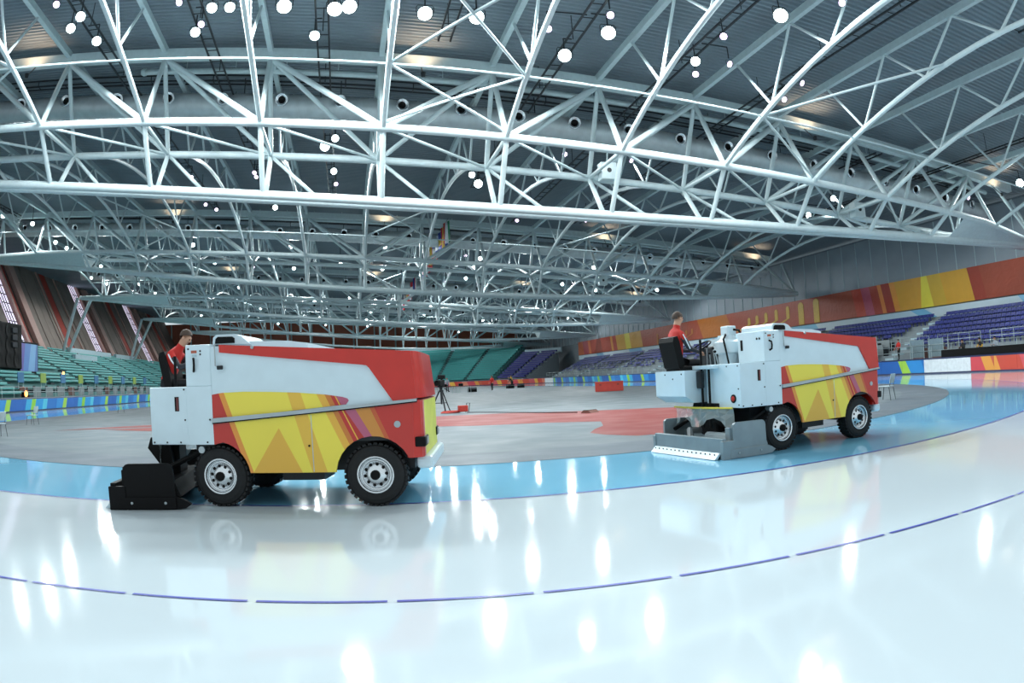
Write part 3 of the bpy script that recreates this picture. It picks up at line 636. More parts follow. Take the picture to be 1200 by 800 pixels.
# loudspeaker tower and screen
t_ = empty('speaker_tower', (-36.5, 68.6, LZ(7)+1.16)); tag(t_, 'tall black loudspeaker tower in the teal stand', 'speaker')
bm = NB(); box(bm, -1.9, 0, -3.2, 4.0, -1.15, 3.5, .1); obj('cabinet', bm, BLACK, t_)
for q in (-1.6, .6, 2.6):
    for zz in (-.3, 1.2, 2.7):
        bm = NB(); lathe(bm, [(.75, 0), (.8, .05), (.6, .04), (.15, -.02), (0, .03)], 14, (.02, q, zz), 'x'); obj('speaker_cone', bm, BLACK, t_)
for q in range(3):
    bm = NB(); box(bm, -.2, .25, 1.2+.0, 2.4, 1.0+q*.75, 1.55+q*.75, .04); obj('control_unit', bm, JGREY, t_)
SCR = stripes('screen_print', 'UV', '#6a5fb8', [(.9, .2, '#5a8fd8'), (2.2, .3, '#7fb8e8'), (4, .2, '#4a7cc0')], .3)
r = empty('screen_panel', (-36.9, 72.7, LZ(6)+.05)); tag(r, 'blue and violet screen panel beside the black loudspeaker tower', 'screen')
bm = NB(); box(bm, -.3, 0, 0, 5.2, 0, 3.4, .05); obj('frame', bm, BLACK, r)
bm = NB(); uv = bm.loops.layers.uv.new('UVMap'); f = bm.faces.new([bm.verts.new(p) for p in ((.02, .2, .2), (.02, 5.0, .2), (.02, 5.0, 3.2), (.02, .2, 3.2))])
for l in f.loops: l[uv].uv = (l.vert.co.y, l.vert.co.z)
obj('printed_face', bm, SCR, r)
# far bend stand
g3 = empty('grandstand', (CX, FY+38, 0)); tag(g3, 'curved stand of teal benches around the far bend', 'grandstand')
g4 = empty('grandstand', (CX+34, FY+18, 0)); tag(g4, 'small stand of purple-blue seats at the corner of the far bend', 'grandstand')
def arc_row(root, R0, R1, z0, z1, a0, a1, m, name):
    bm = NB(); n = max(3, int((a1-a0)/2)); o = root.location
    prev = None
    for k in range(n+1):
        a = math.radians(a0+(a1-a0)*k/n); c, s = math.cos(a), math.sin(a)
        vs = [bm.verts.new((CX+r*c-o.x, FY+r*s-o.y, z)) for r, z in ((R0, z0), (R1, z0), (R1, z1), (R0, z1))]
        if prev:
            for i in range(4): bm.faces.new((prev[i], prev[(i+1) % 4], vs[(i+1) % 4], vs[i]))
        else: bm.faces.new(vs)
        prev = vs
    bm.faces.new(prev[::-1]); return obj(name, bm, m, root)
for i in range(16):
    R = 38.5+.92*i; z = 1.2+.5*i
    arc_row(g3, R-.46, R+.46, 0, z, 43, 120, CONCT, 'tier')
    if i < 12: arc_row(g4, R-.46, R+.46, 0, z, 28, 41, CONC, 'tier')
    for a in np.arange(43, 119, 11):
        arc_row(g3, R-.15, R+.3, z+.3, z+.7, a+.4, a+10.2, SEATT, 'bench')
        arc_row(g3, R-.4, R+.1, z, z+.25, a+10.2, a+11.3, STEPD, 'stair_step')
    if i < 12:
        for a in (28.2, 35):
            arc_row(g4, R-.15, R+.3, z+.3, z+.7, a, a+5.6, SEATP, 'bench')
arc_row(g3, 53.4, 53.7, 8.9, 10.0, 43, 120, PALE, 'fascia'); arc_row(g4, 50.0, 50.3, 6.8, 8.0, 28, 41, PALE, 'fascia')
# ================================================================ RESURFACERS
GR = stripes('resurfacer_print', 'XZ', '#c02c22', [(.567-1, -.354, '#e8963a'), (.640-1, -.354, '#f2de4e'), (1.366-1, -.281, '#eabb42'), (1.56-1, -.3, '#f4e04e'), (1.98-1, -.465, '#ecb440'), (2.075-1, -.465, '#cf7a2e'), (2.14-1, -.465, '#c02a22'), (2.208-1, -.48, '#e8b23e'), (2.224-1, -.48, '#bc2a22'), (2.447-1, -.65, '#b85a78'), (2.482-1, -.57, '#d08a38'), (2.52-1, -.45, '#c85a2a'), (2.557-1, -.434, '#c02c22')], .32, tri=[(.184-1, .672, 1.337-1, -.504, '#e8b440', .98)], coat=.3)
YG = mat('front_panel_yellow', '#d8d850', .4); PINK = mat('front_pink_line', '#d89a9a', .4)
APRON = mat('apron_film', '#c8d4d4', .25, alpha=.5)
OFF = (-1, -1, 0)
def tyre_mesh():
    bm = NB(); R = .386; W = .135
    lathe(bm, [(.2, -W), (.23, -W-.004), (.30, -W-.006), (.345, -W+.01), (.367, -W+.04), (.371, -W*.4), (.371, W*.4), (.367, W-.04), (.345, W-.01), (.30, W+.006), (.2, W), (.2, -W)], 40, axis='y', caps=False)
    for k in range(34):
        a = 2*math.pi*k/34
        for sg in (-1, 1):
            aa = a+(.09 if sg > 0 else 0)
            c, s = math.cos(aa), math.sin(aa); tx, tz = -s, c
            y0, y1 = (sg*.012, sg*.118)
            pts = []
            for (rr, wd) in ((.36, .026), (.386, .021)):
                for (e, y) in ((-wd, y0), (wd, y0+.02*sg), (wd, y1), (-wd, y1)): pts.append(bm.verts.new((c*rr+tx*e, y, s*rr+tz*e)))
            bm.faces.new(pts[4:]); 
            for i in range(4): bm.faces.new((pts[i], pts[(i+1) % 4], pts[4+(i+1) % 4], pts[4+i]))
    bmesh.ops.recalc_face_normals(bm, faces=bm.faces); me = bpy.data.meshes.new('tyre'); bm.to_mesh(me); bm.free(); me.materials.append(RUBBER); return me
def rim_mesh():
    bm = NB(); lathe(bm, [(.205, -.08), (.228, -.142), (.218, -.15), (.205, -.14), (.195, -.085), (.17, -.07), (.16, -.095), (.105, -.105), (.09, -.13), (.06, -.135), (.0, -.135)], 30, axis='y', caps=False)
    bmesh.ops.recalc_face_normals(bm, faces=bm.faces); me = bpy.data.meshes.new('rim'); bm.to_mesh(me); bm.free(); me.materials.append(CHROME)
    for p in me.polygons: p.use_smooth = True
    return me
def hub_mesh():
    bm = NB(); lathe(bm, [(.06, -.13), (.06, -.165), (.045, -.18), (0, -.182)], 14, axis='y')
    for k in range(10):
        a = 2*math.pi*k/10; lathe(bm, [(.021, -.08), (.021, -.105), (0, -.106)], 8, (.133*math.cos(a), 0, .128*math.sin(a)), 'y')
    bmesh.ops.recalc_face_normals(bm, faces=bm.faces); me = bpy.data.meshes.new('hub'); bm.to_mesh(me); bm.free(); me.materials.append(BLACK); return me
TY, RM, HB = tyre_mesh(), rim_mesh(), hub_mesh()
def arcpts(cx, cz, r, a0, a1, n=10): return [(cx+r*math.cos(math.radians(a)), cz+r*math.sin(math.radians(a))) for a in np.linspace(a0, a1, n)]
def resurfacer(near, h, label, cond_m, swing, slide=(0, 0)):
    fx, fy = math.cos(h), math.sin(h)
    root = empty('ice_resurfacer', (near[0]+fx*1.0-fy*1.0, near[1]+fy*1.0+fx*1.0, 0), h); tag(root, label, 'ice resurfacer')
    def part(name, bm, m, parent=root, smooth=False): return obj(name, bm, m, parent, smooth, OFF)
    # chassis
    bm = NB(); box(bm, -.45, 2.45, .32, 1.68, .42, .78); box(bm, -.06, .06, .1, 1.9, .33, .45); box(bm, 1.94, 2.06, .1, 1.9, .33, .45); box(bm, .75, 1.3, .3, .9, .3, .45); box(bm, .85, 1.15, 1.0, 1.4, .28, .45); part('chassis', bm, DARK)
    for ax in (0, 2.0):
        for (y, rz) in ((.135, 0), (1.865, math.pi)):
            w_ = ref('wheel', TY, root, (ax-1, y-1, .386)); w_.rotation_euler = (0, random.uniform(0, 1), rz)
            w_.rotation_mode = 'XYZ'
            ref('rim', RM, w_, (0, 0, 0)); ref('hub', HB, w_, (0, 0, 0))
    # lower body side panels with wheel arches
    prof = [(-.03, 1.10), (-.03, .79)] + arcpts(0, .386, .44, 88, 8, 9)[1:] + [(.44, .437), (1.54, .437)] + arcpts(2.0, .386, .47, 172, 27, 12) + [(2.42, .585), (2.48, .585), (2.50, 1.255)]
    for y0, y1, nm in ((-.06, -.02, 'side_panel'), (2.02, 2.06, 'side_panel')):
        bm = NB(); prism(bm, prof, y0, y1); sp = part(nm, bm, GR)
        if y0 < 0:
            bm = NB(); box(bm, 1.256, 1.264, -.064, -.06, .445, 1.13); part('panel_seam', bm, PALE, sp)
            bm = NB(); lathe(bm, [(.04, -.002), (.04, -.008), (.025, -.01), (0, -.009)], 14, (2.305, -.06, .987), 'y'); part('emblem_badge', bm, SILVER, sp)
            bm = NB(); lathe(bm, [(.014, 0), (.014, -.01), (0, -.01)], 8, (1.22, -.06, .76), 'y'); part('lock', bm, BLACK, sp)
    bm = NB(); box(bm, 0, 2.42, -.02, 2.02, .80, 1.1); part('inner_body', bm, DARK)
    bm = NB(); prism(bm, [(2.47, -.06), (2.58, .0), (2.60, .08), (2.60, 1.92), (2.58, 2.0), (2.47, 2.06), (2.40, 2.0), (2.40, 0)], .585, 1.26, 'z'); part('front_corner', bm, ZRED)
    bm = NB(); box(bm, 2.60, 2.612, .12, 1.88, .6, 1.25); part('front_panel', bm, YG)
    bm = NB(); box(bm, 2.60, 2.614, .085, .118, .6, 1.25); part('front_stripe', bm, PINK)
    for y in (.06, 1.72):
        bm = NB(); box(bm, 2.5 if y < 1 else 2.55, 2.63, y-.11 if y < 1 else y, y+.3, .71, .83, .015); lt = part('headlight', bm, BLACK)
        bm = NB(); box(bm, 2.63, 2.636, y+.04, y+.27, .73, .81); part('light_glass', bm, SILVER, lt)
    bm = NB(); box(bm, 2.5, 2.70, .05, 1.95, .44, .59, .04); part('bumper', bm, ZWHITE)
    # snow tank
    bm = NB(); prism(bm, [(-.03, 1.10), (2.50, 1.272), (2.50, 1.82), (.097, 2.0), (-.03, 2.0)], -.05, 2.05); tank = part('snow_tank', bm, ZWHITE)
    red = [(.097, 2.015), (2.50, 1.84), (2.545, 1.278), (2.27, 1.258), (2.0, 1.66), (1.97, 1.69), (1.92, 1.70), (.097, 1.92)]
    for y0, y1 in ((-.078, -.045), (2.045, 2.078)):
        bm = NB(); prism(bm, red, y0, y1); part('tank_trim', bm, ZRED, tank)
    bm = NB(); plan = [(2.47, -.078), (2.55, -.03), (2.60, .05), (2.585, .12), (2.62, .2), (2.605, .3), (2.63, .4), (2.64, 1.0), (2.63, 1.6), (2.605, 1.7), (2.62, 1.8), (2.585, 1.88), (2.60, 1.95), (2.55, 2.03), (2.47, 2.078), (2.42, 2.0), (2.42, 0)]
    plan = [(2.47+(x-2.47)*.62 if x > 2.47 else x, y) for x, y in plan]; A = [bm.verts.new((x+.06 if x > 2.46 else x, y, 1.285)) for x, y in plan]; B = [bm.verts.new((x, y, 1.84)) for x, y in plan]
    for i in range(len(plan)): bm.faces.new((A[i], A[(i+1) % len(plan)], B[(i+1) % len(plan)], B[i]))
    bm.faces.new(B); bm.faces.new(A[::-1]); part('tank_nose', bm, ZRED, tank)
    bm = NB(); prism(bm, [(.1, 1.98), (1.2, 1.93), (1.2, 2.0), (.95, 2.04), (.1, 2.06)], .15, 1.9); part('tank_cover', bm, ZWHITE, tank)
    gp = [(-.03, 1.10), (-.03, 1.405), (.1, 1.425), (.4, 1.432), (.75, 1.42), (1.1, 1.40), (1.45, 1.365), (1.66, 1.33), (1.72, 1.31), (1.735, 1.285), (1.70, 1.24)]
    for y0, y1 in ((-.056, -.05), (2.05, 2.056)):
        bm = NB(); prism(bm, gp, y0, y1); part('printed_band', bm, GR, tank)
    for y in (-.075, 2.045):
        bm = NB(); prism(bm, [(-.03, 1.06), (2.55, 1.25), (2.55, 1.28), (-.03, 1.115)], y-.02, y+.05); rl = part('trim_rail', bm, SILVER)
        bm = NB(); prism(bm, [(-.03, 1.045), (2.55, 1.236), (2.55, 1.252), (-.03, 1.062)], y-.012, y+.042); part('rail_painted_shade', bm, BLACK, rl)  # black strip stands in for the line of shade under the rail
    bm = NB(); lathe(bm, [(.022, 0), (.022, -.025), (0, -.03)], 8, (.55, -.078, 1.965), 'y'); part('cap_bolt', bm, SILVER, tank)
    # rear cabinets
    bm = NB(); box(bm, -.93, -.38, -.06, .90, .79, 1.515, .012); box(bm, -.385, -.03, -.06, .90, .79, 1.515, .0); cab = part('engine_cabinet', bm, ZWHITE)
    bm = NB(); box(bm, -.56, -.50, -.066, -.055, 1.21, 1.39); part('vent_slot', bm, BLACK, cab); 
    bm = NB(); box(bm, -.536, -.505, -.068, -.06, 1.22, 1.38); part('slot_handle', bm, mat('handle_dark_red', '#6a3030', .5), cab)
    for (x, z) in ((-.89, .82), (-.70, .82), (-.5, .82), (-.12, .82), (-.42, 1.1), (-.42, 1.48), (-.07, 1.1)):
        bm = NB(); lathe(bm, [(.012, 0), (.012, -.008), (0, -.01)], 8, (x, -.06, z), 'y'); part('bolt', bm, DARK, cab)
    for (y, z) in ((.0, 1.47), (.3, 1.47), (.0, .84), (.8, .84), (.0, 1.1)):
        bm = NB(); lathe(bm, [(.012, 0), (.012, -.008), (0, -.01)], 8, (-.93, y, z), 'x'); part('bolt', bm, DARK, cab)
    bm = NB(); lathe(bm, [(.07, 0), (.07, -.012), (.05, -.014), (0, -.014)], 16, (-.93, .14, .94), 'x'); tl = part('tail_light', bm, BLACK, cab)
    bm = NB(); lathe(bm, [(.047, -.01), (.03, -.03), (0, -.035)], 14, (-.93, .14, .94), 'x'); part('red_lens', bm, ZRED, tl)
    bm = NB(); box(bm, -.385, -.03, -.06, .66, 1.515, 2.03, .012); tall = part('tall_cabinet', bm, ZWHITE)
    bm = NB(); tube(bm, [(-.27, -.06, 1.70), (-.25, -.1, 1.72), (-.245, -.105, 1.78), (-.25, -.1, 1.84), (-.27, -.06, 1.86)], .016, 6); part('handle', bm, BLACK, tall)
    bm = NB(); box(bm, -.30, -.22, -.0635, -.06, 1.925, 1.96); part('warning_label', bm, mat('label_red', '#b0604a', .5), tall)
    bm = NB(); box(bm, -.29, -.22, -.0635, -.06, 1.88, 1.91); part('paper_label', bm, PALE, tall)
    for (x, z) in ((-.34, 1.98), (-.17, 1.95), (-.17, 1.91)):
        bm = NB(); lathe(bm, [(.012, 0), (.012, -.008), (0, -.01)], 8, (x, -.06, z), 'y'); part('bolt', bm, DARK, tall)
    bm = NB(); box(bm, -.39, -.384, .52, .58, 1.72, 1.9); part('rear_handle', bm, BLACK, tall)
    for y in (.05, .12):
        bm = NB(); lathe(bm, [(.02, 0), (.02, -.01), (0, -.012)], 8, (-.385, y, 1.9), 'x'); part('gauge_button', bm, DARK, tall)
    bm = NB(); tube(bm, [(.04, -.07, 2.03), (.04, -.085, 2.0), (.045, -.085, 1.76), (.1, -.09, 1.74)], .01, 6); rod = part('latch_rod', bm, SILVER)
    bm = NB(); box(bm, .07, .15, -.11, -.075, 1.71, 1.76, .01); part('latch_knob', bm, DARK, rod)
    # top hood with dark opening
    bm = NB(); poly = [(-.06, 2.03), (-.05, 2.12), (.0, 2.155), (.26, 2.15), (.34, 2.12), (.46, 2.02)]
    prism(bm, poly, .1, .95); hd = part('hood', bm, ZWHITE)
    bm = NB(); prism(bm, [(-.02, 2.04), (-.01, 2.10), (.02, 2.125), (.22, 2.12), (.25, 2.1), (.25, 2.04)], .085, .1); part('hood_opening', bm, BLACK, hd)
    bm = NB(); prism(bm, [(.55, 2.0), (.58, 2.05), (.9, 2.03), (1.0, 1.97)], .5, 1.4); part('tank_lid', bm, ZWHITE, tank)
    # centre and left rear boxes
    bm = NB(); box(bm, -.80, -.03, .90, 1.02, .82, 1.44); part('centre_box', bm, ZWHITE)
    bm = NB(); prism(bm, [(-1.3, 1.0), (-1.3, 1.44), (-.03, 1.44), (-.03, .88), (-1.1, .88)], 1.02, 1.98); lb = part('seat_box', bm, ZWHITE)
    for (y, z) in ((1.42, 1.38), (1.95, 1.38), (1.7, 1.3)):
        bm = NB(); lathe(bm, [(.014, 0), (.014, -.008), (0, -.01)], 8, (-1.3, y-.3, z), 'x'); part('bolt', bm, DARK, lb)
    bm = NB(); box(bm, -1.05, -.72, .52, 1.2, 1.445, 1.51, .01); part('step_shelf', bm, ZWHITE)
    for y in (.72, .93):
        bm = NB(); tube(bm, [(-1.0, y, 1.95 if y > .8 else 1.44), (-1.0, y, .45)], .022, 8); part('lift_post', bm, BLACK)
    bm = NB(); box(bm, -1.08, -.98, .88, 1.0, 1.12, 1.42, .02); part('control_box', bm, DARK)
    # seat
    st = empty('seat', (-.2, -.32, -.06)); st.parent = root
    def spart(n_, b_, m_, p_): return part(n_, b_, m_, p_)
    bm = NB(); box(bm, -1.06, -.55, 1.46, 2.0, 1.46, 1.58, .04, 3); spart('cushion', bm, BLACK, st)
    bm = NB(); prism(bm, [(-1.02, 1.5), (-1.10, 1.56), (-1.20, 2.0), (-1.18, 2.08), (-1.10, 2.10), (-1.06, 2.0), (-.98, 1.6)], 1.50, 1.98); spart('backrest', bm, BLACK, st)
    bm = NB(); box(bm, -1.05, -.7, 2.0, 2.05, 1.72, 1.78, .02); box(bm, -1.02, -.97, 2.0, 2.05, 1.5, 1.75); spart('armrest', bm, BLACK, st)
    # steering and console
    bm = NB(); tube(bm, [(-.35, 1.4, 1.45), (-.62, 1.4, 1.82)], .03, 8); part('steering_column', bm, DARK)
    sw = empty('steering_wheel', (-.64-1, 1.4-1, 1.86)); sw.parent = root; sw.rotation_euler = (0, math.radians(-28), 0)
    bm = NB(); tube(bm, [(.18*math.cos(a), .18*math.sin(a), 0) for a in np.linspace(0, 2*math.pi, 25)], .014, 6); obj('wheel_ring', bm, BLACK, sw, True)
    for a in (0, 2.1, 4.2): bar('spoke', U4D, sw, (0, 0, -.02), (.18*math.cos(a), .18*math.sin(a), 0), .012)
    bm = NB(); box(bm, -.3, -.03, 1.42, 2.0, 1.44, 1.86, .03); box(bm, -.03-.12, -.03, .68, 1.42, 1.44, 1.7); part('dashboard', bm, DARK)
    for q, (y, z, hgt) in enumerate(((.95, 1.44, .3), (1.05, 1.44, .36), (1.2, 1.44, .28), (1.32, 1.44, .4))):
        bm = NB(); tube(bm, [(-.6, y, z), (-.68+.03*q, y, z+hgt)], .012, 6); lv = part('lever', bm, SILVER)
        bm = NB(); lathe(bm, [(0, -.03), (.025, -.015), (.028, .01), (0, .03)], 8, (-.68+.03*q, y, z+hgt)); part('knob', bm, BLACK, lv)
    # filler canister
    bm = NB(); lathe(bm, [(.19, 1.45), (.205, 1.70), (.21, 1.71)], 20, (-.22, 1.14, 0)); cn = part('canister', bm, ZWHITE, smooth=True)
    bm = NB(); lathe(bm, [(.27, 1.705), (.28, 1.715), (.28, 1.90), (.25, 1.915), (.16, 1.95), (.13, 2.02), (0, 2.02)], 20, (-.22, 1.14, 0)); part('canister_collar', bm, ZWHITE, cn, True)
    bm = NB(); box(bm, -.32, -.12, 1.02, 1.24, 2.0, 2.19, .02); part('canister_cap', bm, ZWHITE, cn)
    bm = NB(); tube(bm, [(-.18, 1.02, 2.12), (-.14, .92, 2.1), (-.12, .87, 1.95), (-.12, .86, 1.7), (-.12, .88, 1.52)], .022, 8); part('hose', bm, BLACK, cn)
    bm = NB(); tube(bm, [(-.30, 1.1, 2.05), (-.44, 1.0, 1.95), (-.46, .9, 1.7), (-.46, .85, 1.52)], .018, 8); part('hose', bm, BLACK, cn)
    # conditioner (sled) behind the rear wheels
    cr = empty('conditioner', (-.35-1+slide[0], 1.0-1+slide[1], 0)); cr.parent = root; cr.rotation_euler.z = swing
    CO = (.35, -1.0, 0)
    def cp(name, bm, m, parent=cr): return obj(name, bm, m, parent, False, CO)
    for y0, y1 in ((-.14, -.09), (1.93, 1.98)):
        pl = [(-1.15, .1), (-1.18, .16), (-1.18, .54)] + arcpts(-1.10, .50, .08, 170, 95, 4) + arcpts(-.58, .50, .08, 85, 5, 4) + [(-.48, .17), (-.36, .12), (-.28, .07), (-.36, .02), (-.6, .0), (-1.15, .0)]
        bm = NB(); prism(bm, pl, y0, y1); side = cp('side_plate', bm, cond_m)
        bm = NB(); box(bm, -1.26, -.48, y0-.02, y1+.02, .01, .16, .008); cp('runner', bm, cond_m, side)
        for x in (-1.08, -.62):
            bm = NB(); lathe(bm, [(.018, 0), (.018, -.012), (0, -.014)], 8, (x, y0-.02, .09), 'y'); cp('bolt', bm, SILVER, side)
        bm = NB(); box(bm, -1.40, -1.16, y0-.015, y1+.015, .0, .30, .01); cp('end_block', bm, cond_m, side)
    bm = NB(); box(bm, -1.38, -1.30, -.12, 1.96, .10, .34, .01); cp('rear_beam', bm, cond_m)
    bm = NB(); box(bm, -1.34, -.55, -.1, 1.94, .10, .16); cp('deck_plate', bm, cond_m)
    bm = NB(); prism(bm, [(-.75, .16), (-.75, .36), (-.5, .36), (-.42, .16)], -.1, 1.94); cp('auger_housing', bm, cond_m)
    bm = NB(); box(bm, -1.22, -1.15, -.09, .03, .16, .50, .01); cp('corner_post', bm, cond_m)
    bm = NB(); prism(bm, [(-1.36, .11), (-1.40, .11), (-1.50, .012), (-1.44, .012)], -.05, 1.92); tw = cp('spreader_towel', bm, ZWHITE)
    for y in np.arange(.03, 1.9, .13):
        bm = NB(); lathe(bm, [(.014, 0), (.014, -.01), (0, -.01)], 6, (-1.436, y, .085), 'x'); cp('rivet', bm, DARK, tw)
    bm = NB(); tube(bm, [(-1.3, .9, .3), (-1.25, 1.0, .42), (-1.0, 1.05, .4)], .06, 8); cp('vertical_auger_foot', bm, mat('cast_iron', '#6d7274', .6, .4))
    bm = NB(); box(bm, -.85, -.6, .75, 1.25, .3, .82, .03); cp('auger_tower', bm, BLACK)
    bm = NB(); prism(bm, [(-1.0, .72), (-.95, .86), (-.7, .9), (-.65, .5), (-.8, .45)], .55, 1.3); cp('snow_flap', bm, BLACK)
    bm = NB(); lathe(bm, [(.09, -.45), (.09, .45)], 10, (-1.0, .35, .3), 'y'); cp('water_tube', bm, cond_m)
    for y in (.12, 1.88):
        bm = NB(); tube(bm, [(-.22, y, .72), (-.7, y, .52), (-1.0, y, .38)], .035, 8); part('lift_arm', bm, BLACK)
        bm = NB(); lathe(bm, [(.045, -.06), (.045, .06)], 10, (-.24, y-.06, .72), 'y'); part('arm_pivot', bm, SILVER)
    # translucent splash apron with yellow hem
    bm = NB(); n = 12; G = []
    for k in range(n+1):
        y = .15+(1.75)*k/n; x = -.95-.12*math.sin(math.pi*k/n)
        G.append([bm.verts.new((x+.03*math.sin(k*2.1+j), y, .80-.36*j/3*(.75+.25*math.cos(k)))) for j in range(4)])
    for k in range(n):
        for j in range(3): bm.faces.new((G[k][j], G[k+1][j], G[k+1][j+1], G[k][j+1]))
    ap = part('splash_apron', bm, APRON)
    bm = NB(); tube(bm, [(-.95-.12*math.sin(math.pi*k/n)-.01, .15+1.75*k/n, .79) for k in range(n+1)], .018, 6); part('yellow_hem', bm, YEL, ap)
    return root
CG = mat('sled_grey_steel', '#8a979c', .45, .3); CB = mat('sled_black', '#08080a', .6, var=.2, spec=.2)
z1 = resurfacer((-1.74, 9.017), -.193, 'white, red and yellow ice resurfacer with a black rear sled, broadside on', CB, math.radians(12), (-.28, -.16))
z2 = resurfacer((6.918, 10.292), .128, 'white, red and yellow ice resurfacer with a grey rear sled, seen from its rear quarter', CG, 0)
# ================================================================ PEOPLE
def person(name, label, J, loc, rz, top, legs, hair=HAIR, sleeve=None, scale=1.0, sub=1):
    """J: joints in local metres (x forward, y left, z up)"""
    V = []; E = []; Rr = []; bone = []
    def v(p, r): V.append(Vector(p)); Rr.append(r); return len(V)-1
    def e(a, b, k): E.append((a, b)); bone.append((a, b, k))
    pel, che, nec, hea = (Vector(J[k]) for k in ('pel', 'che', 'nec', 'hea'))
    ip = v(pel, .135); iw = v(pel.lerp(che, .5), .125); ic = v(che, .15); inn = v(nec, .055); 
    hd = (hea-nec).normalized(); ih0 = v(hea-hd*.07, .075); ih1 = v(hea+hd*.02, .092); ih2 = v(hea+hd*.09, .07)
    e(ip, iw, 't'); e(iw, ic, 't'); e(ic, inn, 't'); e(inn, ih0, 'k'); e(ih0, ih1, 'k'); e(ih1, ih2, 'k')
    fwd = Vector(J.get('face', (1, 0, 0))); nose = v(hea+fwd*.11-hd*.02, .018); e(ih1, nose, 'k')
    for sg, q in ((1, 'l'), (-1, 'r')):
        side = Vector((0, sg, 0)); sh = che+side*.19+Vector((0, 0, .06)); i0 = v(sh, .07); el = v(J['el_'+q], .048); ha = Vector(J['ha_'+q]); wr_ = v(ha, .034)
        e(ic, i0, 't'); e(i0, el, 's'); e(el, wr_, 's')
        dirn = (ha-Vector(J['el_'+q])).normalized(); palm = v(ha+dirn*.06, .038); e(wr_, palm, 'k')
        cr_ = dirn.cross(Vector((0, 0, 1))); cr_ = cr_.normalized() if cr_.length > .05 else Vector((0, 1, 0))
        for fi in range(4):
            off = cr_*(-.03+.02*fi); ln = (.07, .08, .075, .06)[fi]
            f0 = v(ha+dirn*.10+off, .010); f1 = v(ha+dirn*(.10+ln*.55)+off-Vector((0, 0, .015)), .009); f2 = v(ha+dirn*(.10+ln*.8)+off-Vector((0, 0, .045)), .008)
            e(palm, f0, 'k'); e(f0, f1, 'k'); e(f1, f2, 'k')
        th = v(ha+dirn*.06+cr_*.05, .011); th2 = v(ha+dirn*.09+cr_*.065-Vector((0, 0, .02)), .009); e(palm, th, 'k'); e(th, th2, 'k')
        hp = v(pel+side*.09-Vector((0, 0, .04)), .1); kn = v(J['kn_'+q], .066); an = v(J['an_'+q], .045); to = v(Vector(J['an_'+q])+Vector(J.get('toe', (1, 0, 0)))*.17-Vector((0, 0, .05)), .036)
        e(ip, hp, 'l'); e(hp, kn, 'l'); e(kn, an, 'l'); e(an, to, 'f')
    me = bpy.data.meshes.new('body'); me.from_pydata(V, E, []); o = link(bpy.data.objects.new('tmp_body', me))
    md = o.modifiers.new('skin', 'SKIN'); md.use_smooth_shade = True
    for i, sv in enumerate(me.skin_vertices[0].data): sv.radius = (Rr[i], Rr[i]); sv.use_root = (i == 0)
    sd = o.modifiers.new('sub', 'SUBSURF'); sd.levels = sub; sd.render_levels = sub
    dg = bpy.context.evaluated_depsgraph_get(); m2 = bpy.data.meshes.new_from_object(o.evaluated_get(dg)); bpy.data.objects.remove(o)
    m2.materials.clear()
    for q in (top, sleeve or top, legs, SKIN, SHOE): m2.materials.append(q)
    idx = dict(t=0, s=1, l=2, k=3, f=4)
    A = np.array([V[a] for a, b, k in bone]); B = np.array([V[b] for a, b, k in bone]); D = B-A; DD = (D*D).sum(1)+1e-9
    rr = np.array([(Rr[a]+Rr[b])/2 for a, b, k in bone])
    for p in m2.polygons:
        c = np.array(p.center); t = np.clip(((c-A)*D).sum(1)/DD, 0, 1); d = np.linalg.norm(A+D*t[:, None]-c, axis=1)-rr
        p.material_index = idx[bone[int(d.argmin())][2]]; p.use_smooth = True
    m2.name = 'body'
    root = link(bpy.data.objects.new(name, m2)); root.location = loc; root.rotation_euler.z = rz; root.scale = (scale,)*3; tag(root, label, 'person')
    bm = NB(); bmesh.ops.create_uvsphere(bm, u_segments=12, v_segments=8, radius=.105)
    for q in list(bm.verts):
        if q.co.z < -.02 and q.co.dot(fwd) > -.03 or q.co.z < -.07: bm.verts.remove(q)
    bmesh.ops.translate(bm, vec=hea+hd*.035-fwd*.018, verts=bm.verts); obj('hair', bm, hair, root, True)
    for sg in (-1, 1):
        bm = NB(); sidev = Vector((-fwd.y, fwd.x, 0)).normalized() if abs(fwd.z) < .95 else Vector((0, 1, 0))
        bmesh.ops.create_uvsphere(bm, u_segments=6, v_segments=4, radius=.012); bmesh.ops.translate(bm, vec=hea+fwd*.088+sidev*sg*.035+hd*.015, verts=bm.verts); obj('eye', bm, BLACK, root)
        bm = NB(); bmesh.ops.create_uvsphere(bm, u_segments=6, v_segments=5, radius=.024); bmesh.ops.translate(bm, vec=hea+sidev*sg*.092, verts=bm.verts); obj('ear', bm, SKIN, root)
    return root
def in_vehicle(near, h, p):   # vehicle point (x from rear axle, y from near wheel face)
    fx, fy = math.cos(h), math.sin(h); return (near[0]+fx*p[0]-fy*p[1], near[1]+fy*p[0]+fx*p[1], p[2])
# seated driver, origin on the seat cushion
SIT = dict(pel=(0, 0, .13), che=(.03, 0, .58), nec=(.06, 0, .76), hea=(.10, 0, .93), el_l=(.14, .28, .36), el_r=(.14, -.28, .36), ha_l=(.42, .14, .33), ha_r=(.42, -.16, .30), kn_l=(.46, .12, .12), kn_r=(.46, -.12, .12), an_l=(.55, .12, -.30), an_r=(.55, -.12, -.30))
d2 = person('person', 'driver in a red jacket with charcoal sleeves sitting on the resurfacer with the grey sled', dict(SIT, face=(.95, -.1, -.1)), in_vehicle((6.918, 10.292), .128, (-1.22, 1.40, 1.47)), .128, JRED, TROUS, HAIR, JGREY, .95)
LEAN = dict(SIT, che=(.16, 0, .50), nec=(.25, 0, .66), hea=(.36, 0, .80), face=(.85, 0, -.5), el_l=(.36, .27, .34), el_r=(.36, -.27, .34), ha_l=(.56, .15, .42), ha_r=(.56, -.15, .42))
